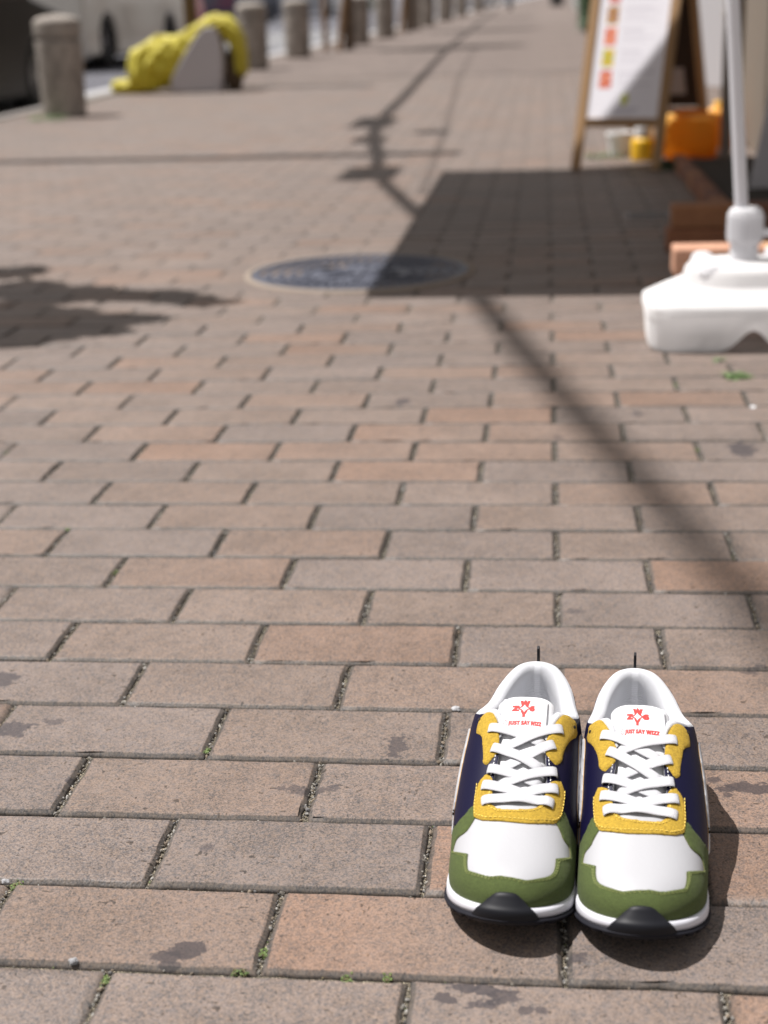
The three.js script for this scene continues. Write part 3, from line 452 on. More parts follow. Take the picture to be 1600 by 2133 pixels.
function soleGeo(rings, capBottom, capTop) {
  const M = outline.length, pos = [], uv = [], idx = []; rings.forEach((f, k) => outline.forEach((o, i) => { const [off, y] = f(o, i); pos.push(o.x + o.nx * off, y, o.z + o.nz * off); uv.push(i / M * 8, k * 0.3); if (k) { const j = (i + 1) % M, a = (k - 1) * M; idx.push(a + i, a + j, a + M + i, a + j, a + M + j, a + M + i); } }));
  const cap = (k, flip) => { const b = pos.length / 3; for (let i = 0; i < M; i++) pos.push(...pos.slice((k * M + i) * 3, (k * M + i) * 3 + 3)), uv.push(0, 0); for (let i = 1; i < M / 2; i++) { const a = b + i, c = b + i - 1, d = b + M - i, e = b + (M - i + 1) % M; idx.push(...(flip ? [c, e, a, a, e, d] : [c, a, e, a, d, e])); } };
  if (capBottom) cap(0, false); if (capTop) cap(rings.length - 1, true);
  const g = new THREE.BufferGeometry(); g.setAttribute('position', new THREE.Float32BufferAttribute(pos, 3)); g.setAttribute('uv', new THREE.Float32BufferAttribute(uv, 2)); g.setIndex(idx); g.computeVertexNormals(); return g;
}
function labelTexture() {
  const c = document.createElement('canvas'); c.width = 700; c.height = 512; const x = c.getContext('2d'); x.fillStyle = '#f4f3f6'; x.fillRect(0, 0, 700, 512);
  const red = '#e8322c', ink = (s, px, py, size, lw, sx, sy, al = 'center') => { x.save(); x.translate(px, py); x.scale(sx, sy); x.font = 'bold ' + size + 'px sans-serif'; x.textAlign = al; x.textBaseline = 'middle'; x.fillStyle = x.strokeStyle = red; x.lineWidth = lw; x.lineJoin = 'miter'; if (lw) x.strokeText(s, 0, 0); x.fillText(s, 0, 0); x.restore(); };
  const cx = 318, cy = 158; ink('W', cx + 8, cy - 78, 128, 22, 1.12, 0.86); ink('Z', cx - 126, cy + 4, 128, 22, 1.25, 0.86); ink('6', cx + 128, cy + 2, 128, 20, 1.2, 0.86); ink('Y', cx, cy + 92, 128, 24, 1.0, 0.86);
  x.fillStyle = red; x.beginPath(); for (const [px, py] of [[0, -92], [40, -42], [104, 0], [40, 42], [0, 92], [-40, 42], [-104, 0], [-40, -42]]) x.lineTo(cx + px, cy + py); x.closePath(); x.fill();
  x.fillStyle = '#f4f3f6'; x.beginPath(); x.moveTo(cx, cy - 64); x.quadraticCurveTo(cx + 19, cy - 19, cx + 70, cy); x.quadraticCurveTo(cx + 19, cy + 19, cx, cy + 64); x.quadraticCurveTo(cx - 19, cy + 19, cx - 70, cy); x.quadraticCurveTo(cx - 19, cy - 19, cx, cy - 64); x.fill();
  x.strokeStyle = '#cf2c36'; x.lineWidth = 8; x.lineJoin = 'round'; x.beginPath(); x.moveTo(72, 330); x.lineTo(100, 378); x.lineTo(92, 402); x.lineTo(74, 416); x.lineTo(46, 396); x.lineTo(50, 372); x.closePath(); x.stroke();
  ink('JUST SAY WIZZ', 114, 384, 72, 10, 1.04, 1.05, 'left');
  const t = new THREE.CanvasTexture(c); t.colorSpace = THREE.SRGBColorSpace; return t;
}
const labelMat = new THREE.MeshStandardMaterial({ map: labelTexture(), color: col(0.72, 0.72, 0.73), roughness: 0.6 });
const PAT = {
  upperL: [[0.592, -0.419], [0.590, -0.378], [0.584, -0.335], [0.569, -0.296], [0.553, -0.269], [0.533, -0.249], [0.512, -0.238], [0.494, -0.225], [0.485, -0.268], [0.470, -0.321], [0.474, -0.354], [0.482, -0.371], [0.489, -0.365], [0.534, -0.398], [0.543, -0.417], [0.552, -0.452], [0.559, -0.480], [0.585, -0.474]],
  upperR: [[0.582, 0.356], [0.592, 0.381], [0.599, 0.419], [0.604, 0.472], [0.608, 0.532], [0.603, 0.548], [0.582, 0.561], [0.569, 0.525], [0.549, 0.473], [0.527, 0.438], [0.512, 0.424], [0.496, 0.423], [0.481, 0.366], [0.484, 0.323], [0.491, 0.267], [0.498, 0.243], [0.510, 0.242], [0.523, 0.235], [0.534, 0.261], [0.554, 0.288], [0.567, 0.317]],
  lower: [[0.452, -0.322], [0.449, -0.295], [0.439, -0.265], [0.431, -0.253], [0.414, -0.251], [0.385, -0.263], [0.378, -0.224], [0.371, -0.186], [0.370, -0.122], [0.370, 0.009], [0.375, 0.156], [0.381, 0.206], [0.387, 0.235], [0.408, 0.277], [0.419, 0.283], [0.441, 0.309], [0.458, 0.425], [0.454, 0.451], [0.444, 0.495], [0.429, 0.499], [0.404, 0.494], [0.384, 0.480], [0.367, 0.439], [0.357, 0.385], [0.340, 0.182], [0.339, -0.025], [0.346, -0.304], [0.362, -0.404], [0.371, -0.427], [0.393, -0.429], [0.418, -0.421], [0.441, -0.390]],
  inner: [[0.372, -0.380], [0.347, -0.451], [0.337, -0.505], [0.343, -0.620], [0.342, -0.667], [0.328, -0.722], [0.321, -0.717], [0.264, -0.466], [0.217, -0.513], [0.204, -0.522], [0.179, -0.435], [0.151, -0.307], [0.149, -0.015], [0.142, 0.255], [0.164, 0.390], [0.194, 0.492], [0.219, 0.519], [0.239, 0.508], [0.271, 0.478], [0.320, 0.682], [0.330, 0.675], [0.342, 0.644], [0.340, 0.542], [0.354, 0.494], [0.372, 0.400]],
};
PAT.inner.forEach((p, i) => { if ([5, 6, 7, 18, 19, 20].includes(i)) p[2] = 1; });
const toeOff = (t) => 0.0014 * clamp((t - 0.03) / 0.05) + 0.0005;
const tongueOff = (t) => -0.0018 + 0.0018 * clamp((t - 0.50) / 0.08);
function makeShoe(flip, label) {
  const t = thing('sneaker', label, 'shoe', [0, 0, 0], 0, null);
  const fix = (g) => { if (!flip) return g; g = g.clone(); g.scale(-1, 1, 1); if (g.index) { const a = g.index.array; for (let i = 0; i < a.length; i += 3) { const k = a[i]; a[i] = a[i + 1]; a[i + 1] = k; } } else { for (const n of Object.keys(g.attributes)) { const at = g.attributes[n], s = at.itemSize; for (let i = 0; i < at.count; i += 3) for (let k = 0; k < s; k++) { const q = at.array[i * s + k]; at.array[i * s + k] = at.array[(i + 1) * s + k]; at.array[(i + 1) * s + k] = q; } } } g.computeVertexNormals(); return g; };
  const part = (name, geo, m, parent = t) => mesh(name, fix(Array.isArray(geo) ? mergeGeometries(geo.map((g) => plain(g))) : geo), m, parent);
  const cut = (name, pattern, off, m, edge = m) => { const [g, e] = panelGeo(pattern, off); const o = part(name, g, m); part('cut_edge', e, edge, o); return o; };
  // sole
  const sp = (o) => spring(o.s), fy = (o) => featherY(o.s), lip = (o) => fy(o) + 0.0030 + 0.0030 * clamp((o.s - 0.10) / 0.1), kf = (o) => 0.30 + 0.70 * clamp((0.075 - o.s) / 0.06) + 0.3 * clamp((o.s - 0.15) / 0.08);
  const lug = (o, i) => (Math.floor(i / 3.5) % 2 ? 0.0032 : 0);
  part('outsole', soleGeo([(o, i) => [-0.004, sp(o) + lug(o, i)], (o, i) => [0.0070 * kf(o) - 0.001, sp(o) + lug(o, i)], (o, i) => [0.0088 * kf(o) - 0.0006, sp(o) + 0.0010 + lug(o, i)], (o) => [0.0098 * kf(o), sp(o) + 0.0042], (o) => [0.0098 * kf(o), sp(o) + 0.0056], (o) => [0.0060 * kf(o), sp(o) + 0.0062]], true, false), SM.dark);
  part('midsole', soleGeo([(o) => [0.0040 * kf(o), sp(o) + 0.0054], (o) => [0.0066 * kf(o), sp(o) + 0.0062], (o) => [0.0070 * kf(o), sp(o) + 0.0085], (o) => [0.0066 * kf(o), lip(o) - 0.0022], (o) => [0.0056 * kf(o), lip(o) - 0.0005], (o) => [0.0040 * kf(o), lip(o)], (o) => [0.0010, lip(o) - 0.0004], (o) => [-0.004, lip(o) - 0.003]], false, false), SM.sole);
  // base layer: toe box and the two quarters
  cut('toe_box', [[0.10, -0.9], [0.40, -0.8], [0.41, -0.3], [0.40, 0], [0.41, 0.3], [0.40, 0.8], [0.10, 0.9], [0.085, 0]], 0.0006, SM.white);
  for (const sg of [-1, 1]) {
    const gap = sg < 0 ? [[0.385, 0.263], [0.412, 0.250], [0.440, 0.255], [0.484, 0.228], [0.512, 0.234], [0.553, 0.264], [0.578, 0.32]] : [[0.387, 0.240], [0.421, 0.276], [0.447, 0.295], [0.484, 0.255], [0.508, 0.238], [0.554, 0.283], [0.580, 0.35]];
    const rim = range(0.60, 0.992, 22).map((q) => [q, Math.abs(rimW(q, sg))]);
    const quarter = [[0.355, 0.80], [0.378, 0.60], [0.378, 0.45], [0.384, 0.34], ...gap, ...rim, [0.992, 1], [0.30, 1]].map(([a, b]) => [a, b * sg]);
    quarter[quarter.length - 1][2] = quarter[quarter.length - 2][2] = quarter[quarter.length - 3][2] = 1;
    const qo = cut('quarter', quarter, (tt) => 0.0009 + 0.0006 * clamp((tt - 0.36) / 0.05), SM.navy, SM.white);
    const line = gap.map(([a, b]) => [a, (b + 0.030) * sg]); stuff(part('stitching', stitchGeo(line, 0.0017), SM.thread.white, qo));
    const fl = sg < 0 ? 0 : 0.03;
    cut('side_stripe', [[0.455, 0.76], [0.48, 0.69], [0.53, 0.645], [0.595, 0.60], [0.618, 0.63], [0.60, 0.74], [0.56, 0.84], [0.48, 0.94], [0.41, 0.95], [0.455, 0.87]].map(([a, b]) => [a, b * sg]), 0.0032, SM.white, SM.tan);
  }
  cut('heel_counter', [[0.80, -1], [0.83, -0.80], [0.90, -0.66], [0.985, -0.62], [0.985, -1]].map((p) => p), 0.0026, SM.green); cut('heel_counter', [[0.80, 1], [0.83, 0.80], [0.90, 0.66], [0.985, 0.62], [0.985, 1]], 0.0026, SM.green);
  // green suede round the toe
  const inner = PAT.inner, green = [...inner, [0.385, 0.415], [0.407, 0.513], [0.400, 0.570], [0.388, 0.650], [0.40, 0.80], [0.42, 1, 1], [0.004, 1, 1], [0.004, -1, 1], [0.42, -1, 1], [0.402, -0.80], [0.392, -0.714], [0.384, -0.612], [0.386, -0.521], [0.397, -0.440], [0.385, -0.395]];
  const go = cut('toe_guard', green, toeOff, SM.green, std(col(0.10, 0.09, 0.035), 0.9));
  const shift = (d) => inner.slice(6, 20).map(([a, b], i) => { const k = i === 0 || i === 13 ? -0.4 : 1; const cx = 0.30, dx = a - cx, dy = b * 0.28, l = Math.hypot(dx, dy) || 1; return [a + dx / l * d * 0.011 * (i > 0 && i < 13 ? 1 : 1.6) * (k < 0 ? -0.9 : 1), b + dy / l * d * 0.036 * Math.max(0, k)]; });
  stuff(part('stitching', [...stitchGeo(shift(0.55), 0.0021), ...stitchGeo(shift(1.15), 0.0021)], SM.thread.green, go));
  // yellow eyestays
  const lo = cut('lower_eyestay', PAT.lower, 0.0026, SM.yellow);
  stuff(part('stitching', [...stitchGeo([[0.436, -0.398], [0.416, -0.404], [0.393, -0.410], [0.373, -0.405], [0.365, -0.38], [0.3515, -0.29], [0.3455, -0.02], [0.3465, 0.18], [0.362, 0.37], [0.372, 0.425], [0.386, 0.462], [0.404, 0.476], [0.429, 0.482], [0.443, 0.476]], 0.0030), ...stitchGeo([[0.41, -0.275], [0.381, -0.285], [0.371, -0.235], [0.3645, -0.186], [0.3635, -0.122], [0.3635, 0.009], [0.3685, 0.156], [0.376, 0.22], [0.384, 0.26], [0.405, 0.295]], 0.0030)], SM.thread.yellow, lo));
  for (const k of ['upperL', 'upperR']) cut('upper_eyestay', PAT[k], 0.0028, SM.yellow);
  const holeAt = (tt, w) => { const g = cyl(0.0014, 0.0014, 0.0006, 14), n = Sn(tt, w); g.applyQuaternion(new THREE.Quaternion().setFromUnitVectors(V3(0, 1, 0), n)); const p = So(tt, w, 0.0031); return g.translate(p.x, p.y, p.z); };
  part('eyelet', holeAt(0.590, 0.507), SM.hole); part('eyelet', holeAt(0.583, -0.452), SM.hole);
  // tongue: padded slab with a printed patch
  const tw = (u) => 0.30 + 0.035 * u, tt0 = 0.37, tt1 = 0.622, tOffAt = (tt, v) => tongueOff(tt) - 0.0012 * Math.pow(Math.abs(v), 4) * 3;
  const tongueP = (u, v, d) => { const tt = tt0 + (tt1 - tt0) * u - 0.012 * Math.pow(Math.abs(v), 3) * clamp((u - 0.8) * 5); const w = v * tw(u); return So(tt, w, tOffAt(tt, v) - d); };
  const ring = (u, a) => { const v = Math.cos(a), d = 0.0045 * (1 - Math.sign(Math.sin(a)) * Math.pow(Math.abs(Math.sin(a)), 0.45)); return tongueP(u, Math.sign(v) * Math.pow(Math.abs(v), 0.6), d); };
  part('tongue', [gridGeo((u, v) => ring(u, v * Math.PI * 2), 60, 48), gridGeo((u, v) => { const a = u * Math.PI, A = ring(1, a), B = ring(1, -a); return A.lerp(B, v).addScaledVector(V3(0, 0.35, -0.94), 0.0022 * Math.sin(v * Math.PI)); }, 40, 6)], SM.tongue);
  const lg = gridGeo((u, v) => { const w = -0.258 + 0.480 * (1 - u), tt = 0.6145 - 0.075 * v - 0.004 * Math.abs(u - 0.45); return So(tt, w, tongueOff(tt) + 0.0010); }, 24, 20); { const uvA = lg.attributes.uv; for (let i = 0; i < uvA.count; i++) uvA.setXY(i, flip ? uvA.getX(i) : 1 - uvA.getX(i), 1 - uvA.getY(i)); }
  part('tongue_label', lg, labelMat);
  // padded collar running down into the lining
  const path = []; const fr = (sg) => (sg < 0 ? [[0.520, -0.246], [0.536, -0.250], [0.553, -0.262], [0.570, -0.292], [0.583, -0.335], [0.592, -0.385]] : [[0.520, 0.240], [0.536, 0.262], [0.553, 0.286], [0.570, 0.322], [0.583, 0.358], [0.594, 0.400]]);
  for (const [a, b] of fr(-1)) path.push([a, b]); for (const q of range(0.605, 0.985, 26)) path.push([q, rimW(q, -1)]); for (const q of range(0.985, 0.605, 26)) path.push([q, rimW(q, 1)]); for (const [a, b] of fr(1).reverse()) path.push([a, b]);
  const pc = path.map(([a, b]) => So(a, b, 0.0002)), pin = path.map(([a, b]) => { const n = Sn(a, b); return V3(-n.x, 0, -n.z).normalize(); });
  for (let it = 0; it < 3; it++) { const c = pin.map((p) => p.clone()); for (let i = 1; i + 1 < pin.length; i++) pin[i].copy(c[i - 1]).add(c[i]).add(c[i]).add(c[i + 1]).normalize(); }
  const cc = new THREE.CatmullRomCurve3(pc, false, 'centripetal'), ci = new THREE.CatmullRomCurve3(pin, false, 'centripetal');
  const prof = [[-0.0006, -0.004], [-0.0004, 0], [0.0010, 0.0024], [0.0038, 0.0038], [0.0070, 0.0034], [0.0100, 0.0012], [0.0116, -0.0034], [0.0118, -0.009], [0.0106, -0.018], [0.0088, -0.030], [0.0074, -0.044], [0.0065, -0.056]], pcv = new THREE.CatmullRomCurve3(prof.map(([a, b]) => V3(a, b, 0)));
  part('collar', gridGeo((u, v) => { const uu = 0.002 + 0.996 * u, p = cc.getPoint(uu), n = ci.getPoint(uu).normalize(), q = pcv.getPoint(v), k = 0.45 + 0.55 * clamp(Math.min(u, 1 - u) / 0.16); return V3(p.x + n.x * q.x * k, p.y + q.y * (q.y > 0 ? k : Math.min(1, 0.5 + k * 0.5)), p.z + n.z * q.x * k); }, 150, 34, 17, 3), weave);
  part('insole', gridGeo((u, v) => { const tt = 0.45 + 0.53 * u, a = S(tt, -0.93), b = S(tt, 0.93); return a.lerp(b, 0.08 + 0.84 * v).setY(featherY(sOf(tt)) + 0.010); }, 20, 10), SM.tongue);
  // laces
  const eL = [[0.548, -0.353], [0.503, -0.302], [0.459, -0.317], [0.428, -0.358], [0.392, -0.352]], eR = [[0.559, 0.399], [0.519, 0.335], [0.466, 0.386], [0.434, 0.416], [0.397, 0.384]], gw = 0.225;
  const lacePath = (a, b, lift, overEnd) => { // from the eyelet a across to b, under the far eyestay unless overEnd
    const P = (k, o) => { const tt = a[0] + (b[0] - a[0]) * k, w = a[1] + (b[1] - a[1]) * k; return [So(tt, w, o), Sn(tt, w)]; };
    const st = [[0, 0.0006], [0.03, 0.0036], [0.09, 0.0042], [0.26, 0.0028], [0.5, 0.0010 + lift], [0.74, 0.0006 + lift * 0.5]];
    return [...st, ...(overEnd ? [[0.88, 0.0050], [0.965, 0.0042], [1, 0.0008]] : [[0.9, 0.0002], [1, -0.0028]])].map(([k, o]) => P(k, o));
  };
  const laces = [];
  for (let i = 0; i < 4; i++) {
    const r = flip ? i % 2 === 0 : i % 2 === 1;
    laces.push([lacePath(eL[i], [eR[i + 1][0] - 0.004, gw + 0.02], r ? 0.0018 : 0.0004), 0]); laces.push([lacePath(eR[i], [eL[i + 1][0] - 0.004, -gw - 0.01], r ? 0.0004 : 0.0018), 0]);
  }
  laces.push([lacePath(eL[4], eR[4], 0.0030, true), 0]);
  for (const [p] of laces) part('lace', ribbonGeo(p, 0.0090, 0.0012), SM.lace);
  // black rubber bumper over the toe
  const M = outline.length, toeI = 0, arc = outline[0].L / M;
  const at = (a) => { const i = ((toeI + a / arc) % M + M) % M, i0 = Math.floor(i), u = i - i0, A = outline[i0], B = outline[(i0 + 1) % M]; const m = (k) => A[k] + (B[k] - A[k]) * u; return { x: m('x'), z: m('z'), s: m('s'), nx: m('nx'), nz: m('nz') }; };
  const toe0 = 0.001;
  const ctrl = (e) => { // e = -1 .. 1 across
    const k = 1 - Math.pow(Math.abs(e), 5), f = (hw, off, y, d = 0) => { const o = at(-e * hw + toe0), q = off - d * Math.pow(Math.abs(e), 4) - 0.0016 * (1 - k); return V3(o.x + o.nx * q, y(o), o.z + o.nz * q); };
    return [f(0.0290, 0.0060, (o) => spring(o.s) + 0.0002), f(0.0265, 0.0088, (o) => spring(o.s) + 0.0014), f(0.0222, 0.0098, (o) => spring(o.s) + 0.0058), f(0.0182, 0.0088, (o) => featherY(o.s) + 0.0030), f(0.0152, 0.0056, (o) => featherY(o.s) + 0.0058, 0.001), f(0.0126, 0.0024, (o) => featherY(o.s) + 0.0090, 0.0012), f(0.0109, -0.0001, (o) => featherY(o.s) + 0.0116 - 0.0005 * e * e, 0.001), f(0.0100, -0.0022, (o) => featherY(o.s) + 0.0126 - 0.0010 * e * e, 0.001), f(0.0095, -0.0052, (o) => featherY(o.s) + 0.0116 - 0.001 * e * e, 0.001)];
  };
  part('toe_bumper', gridGeo((u, v) => new THREE.CatmullRomCurve3(ctrl(u * 2 - 1)).getPoint(1 - v), 44, 34), SM.black);
  // heel pull tab
  const hp = S(0.992, rimW(0.985, -1)), tab = new THREE.Shape([[0, -0.014], [0.0062, -0.014], [0.0066, 0.006], [0.004, 0.0125], [0.0015, 0.0145], [-0.001, 0.013], [-0.0015, 0]].map(([a, b]) => new THREE.Vector2(a, b)));
  part('pull_tab', new THREE.ExtrudeGeometry(tab, { depth: 0.0016, bevelEnabled: true, bevelSize: 0.0003, bevelThickness: 0.0003, bevelSegments: 2 }).translate(0, 0, -0.0008).rotateY(Math.PI / 2).translate(0, rimY(0.282) + 0.0012, -SL - 0.0015), SM.black);
  return t;
}
{
  const a = makeShoe(false, 'left one of the two green, yellow and white sneakers, set slightly farther back'), b = makeShoe(true, 'right one of the two green, yellow and white sneakers, toe nearest the viewer');
  [a, b].forEach((o, i) => { o.position.set(POSE[i][0], 0.0005, POSE[i][2]); o.rotation.y = POSE[i][3]; o.userData.group = 'pair of sneakers on the bricks'; });
}
// ---------------------------------------------------------------- sandwich board
const wood = (() => { const a = tileNoise(512, 12, 61), w = rng(63); const map = dataTex(512, 512, (x, y) => { const g = a[(Math.floor(y / 24) % 512) * 512 + x], s = clamp(0.85 + 0.22 * Math.sin(x * 0.16 + 5 * a[y * 512 + (x >> 2)]) * 0.4 + 0.16 * (g - 0.5) + 0.06 * (w() - 0.5)); return [s, s * 0.97, s * 0.93]; }); return (c, r = 0.55) => new THREE.MeshStandardMaterial({ map, color: c, roughness: r }); })();
function posterTexture() {
  const c = document.createElement('canvas'); c.width = 512; c.height = 1024; const x = c.getContext('2d'), q = rng(5);
  x.fillStyle = '#f1eff6'; x.fillRect(0, 0, 512, 1024);
  const food = (px, py, w, h, base, dots) => { x.fillStyle = base; x.fillRect(px, py, w, h); for (let i = 0; i < 46; i++) { x.fillStyle = dots[Math.floor(q() * dots.length)]; x.beginPath(); x.ellipse(px + 6 + q() * (w - 12), py + 6 + q() * (h - 12), 4 + q() * 12, 3 + q() * 8, q() * 3, 0, 6.3); x.fill(); } };
  const rows = [['#c9573f', ['#e0896a', '#a83a2c', '#efc27a']], ['#b98f52', ['#7b2a4a', '#d4b060', '#e8d8a8']], ['#d05f4a', ['#e88f6c', '#b63f38']], ['#c7a35e', ['#6d2450', '#e4b86a', '#8c3b3b']], ['#dd6a4a', ['#ef8f66', '#d24e36', '#f0a888']], ['#c6bb3e', ['#dccf52', '#a8b03c', '#e8b838']], ['#d8583e', ['#e8825c', '#c04434', '#efa07c']]];
  rows.forEach(([b, d], i) => { const y = 60 + i * 116; food(66, y, 84, 96, b, d); x.fillStyle = '#c9c5d0'; for (let k = 0; k < 4; k++) x.fillRect(190, y + 8 + k * 22, 60 + q() * 210, k ? 5 : 8); x.fillStyle = '#dedbe4'; x.fillRect(60, y + 104, 400, 2); });
  x.fillStyle = '#cdd257'; x.beginPath(); x.ellipse(262, 912, 26, 34, 0.3, 0, 6.3); x.fill(); x.fillStyle = '#bdb9c6'; x.fillRect(180, 962, 190, 10); x.fillRect(206, 984, 140, 6);
  const t = new THREE.CanvasTexture(c); t.colorSpace = THREE.SRGBColorSpace; return t;
}
{
  const W = 0.385, Hh = 1.04, t = thing('sandwich_board', 'wooden sandwich board with white menu poster standing in the awning shade', 'sandwich board', [0.108, rise(6.4), -6.43], -0.349);
  const lean = 0.349, sp = 0.85, wm = wood(col(0.50, 0.315, 0.155)), wd = wood(col(0.28, 0.15, 0.07));
  const front = new THREE.Group(), back = new THREE.Group();
  const F = (u, v, o = 0) => V3(u, v * Math.cos(lean) + o * Math.sin(lean), -(v * Math.sin(lean)) + o * Math.cos(lean));
  const T = F(0, Hh), B = (u, v, o = 0) => { const k = v / Hh; return V3(u, T.y * k, -sp + (sp + T.z) * k - o); };
  for (const u of [0.02, W - 0.02]) { mesh('stile', bar(F(u, 0), F(u, Hh), 0.038, 0.024), wm, t); mesh('back_stile', bar(B(u, 0), B(u, Hh), 0.034, 0.024), wm, t); }
  for (const v of [0.196, Hh - 0.02]) { mesh('rail', bar(F(0.039, v), F(W - 0.039, v), 0.036, 0.020), wm, t); mesh('back_rail', bar(B(0.039, v), B(W - 0.039, v), 0.030, 0.020), wd, t); }
  const panel = (f, name, m, h0, h1, o, th) => { const g = new THREE.BoxGeometry(W - 0.078, h1 - h0, th), a = f(W / 2, (h0 + h1) / 2, o), up = f(W / 2, h1).sub(f(W / 2, h0)).normalize(); g.applyQuaternion(new THREE.Quaternion().setFromUnitVectors(V3(0, 1, 0), up)).translate(a.x, a.y, a.z); return mesh(name, g, m, t); };
  panel(F, 'poster', [null, null, null, null, null, null].map((_, i) => i === 4 ? new THREE.MeshStandardMaterial({ map: posterTexture(), roughness: 0.5 }) : std(col(0.6, 0.58, 0.58))), 0.206, Hh - 0.04, 0.002, 0.006);
  panel(B, 'back_panel', std(col(0.030, 0.014, 0.006), 0.9), 0.20, Hh - 0.035, 0, 0.006);
  { const g = new THREE.BoxGeometry(0.10, 0.13, 0.002), a = B(W / 2 + 0.05, 0.34, -0.006), up = B(0, 1).sub(B(0, 0)).normalize(); g.applyQuaternion(new THREE.Quaternion().setFromUnitVectors(V3(0, 1, 0), up)).translate(a.x, a.y, a.z); mesh('notice', g, std(col(0.33, 0.29, 0.28), 0.7), t).userData.label = 'pale paper notice on the dark inside'; }
  for (const u of [0.03, W - 0.03]) mesh('hinge', cyl(0.008, 0.008, 0.05, 10).rotateZ(Math.PI / 2).translate(u, T.y + 0.008, T.z - 0.012), std(col(0.5, 0.45, 0.3), 0.35, { metalness: 0.8 }), t);
}
// ---------------------------------------------------------------- things behind the board
{
  const op = new THREE.MeshPhysicalMaterial({ color: col(1.0, 0.50, 0.012), roughness: 0.8, transmission: 0.5, thickness: 0, side: THREE.DoubleSide });
  const t = thing('water_weight', 'orange translucent plastic water weight lying behind the sandwich board', 'water weight', [0.625, rise(6.8) + 0.098, -6.72], -0.12);
  mesh('tank', lathe([[0, -0.12], [0.07, -0.12], [0.090, -0.112], [0.097, -0.09], [0.097, -0.045], [0.092, -0.038], [0.092, 0.038], [0.097, 0.045], [0.097, 0.09], [0.090, 0.112], [0.07, 0.12], [0, 0.12]], 36).rotateZ(Math.PI / 2), op, t);
  mesh('handle', tube([V3(-0.07, 0.085, 0), V3(-0.06, 0.1, 0.005), V3(0.06, 0.1, 0.005), V3(0.07, 0.085, 0)], 0.008), op, t);
  const u = thing('jug', 'yellow plastic jug with white cap beside the orange water weight', 'jug', [0.425, rise(6.72), -6.72]);
  const ym = std(col(0.85, 0.50, 0.012), 0.4);
  mesh('body', lathe([[0, 0], [0.048, 0], [0.053, 0.006], [0.055, 0.075], [0.05, 0.09], [0.04, 0.096], [0.036, 0.098]], 28), ym, u);
  mesh('cap', lathe([[0.034, 0.092], [0.041, 0.096], [0.041, 0.138], [0.036, 0.146], [0.0, 0.147]], 28), std(col(0.8, 0.8, 0.8), 0.4), u);
  const w = thing('planter_pot', 'small white plastic pot beside the yellow jug', 'pot', [0.335, rise(6.9), -6.95]);
  mesh('pot', lathe([[0, 0], [0.044, 0], [0.047, 0.004], [0.058, 0.085], [0.062, 0.088], [0.062, 0.102], [0.058, 0.104], [0.054, 0.10], [0.046, 0.03], [0, 0.03]], 28), std(col(0.78, 0.78, 0.78), 0.5), w);
  mesh('soil', cyl(0.05, 0.048, 0.01, 20, 0, 0.082, 0), std(col(0.05, 0.035, 0.025), 0.95), w);
  const u2 = thing('water_weight', 'second orange water weight half hidden by the white pole', 'water weight', [0.80, rise(7.1), -7.25]);
  mesh('tank', lathe([[0, 0], [0.07, 0], [0.078, 0.008], [0.08, 0.15], [0.07, 0.17], [0.03, 0.18], [0, 0.18]], 28), op, u2);
  mesh('cap', lathe([[0, 0.21], [0.022, 0.209], [0.024, 0.18]], 20), std(col(0.75, 0.4, 0.02), 0.5), u2);
}
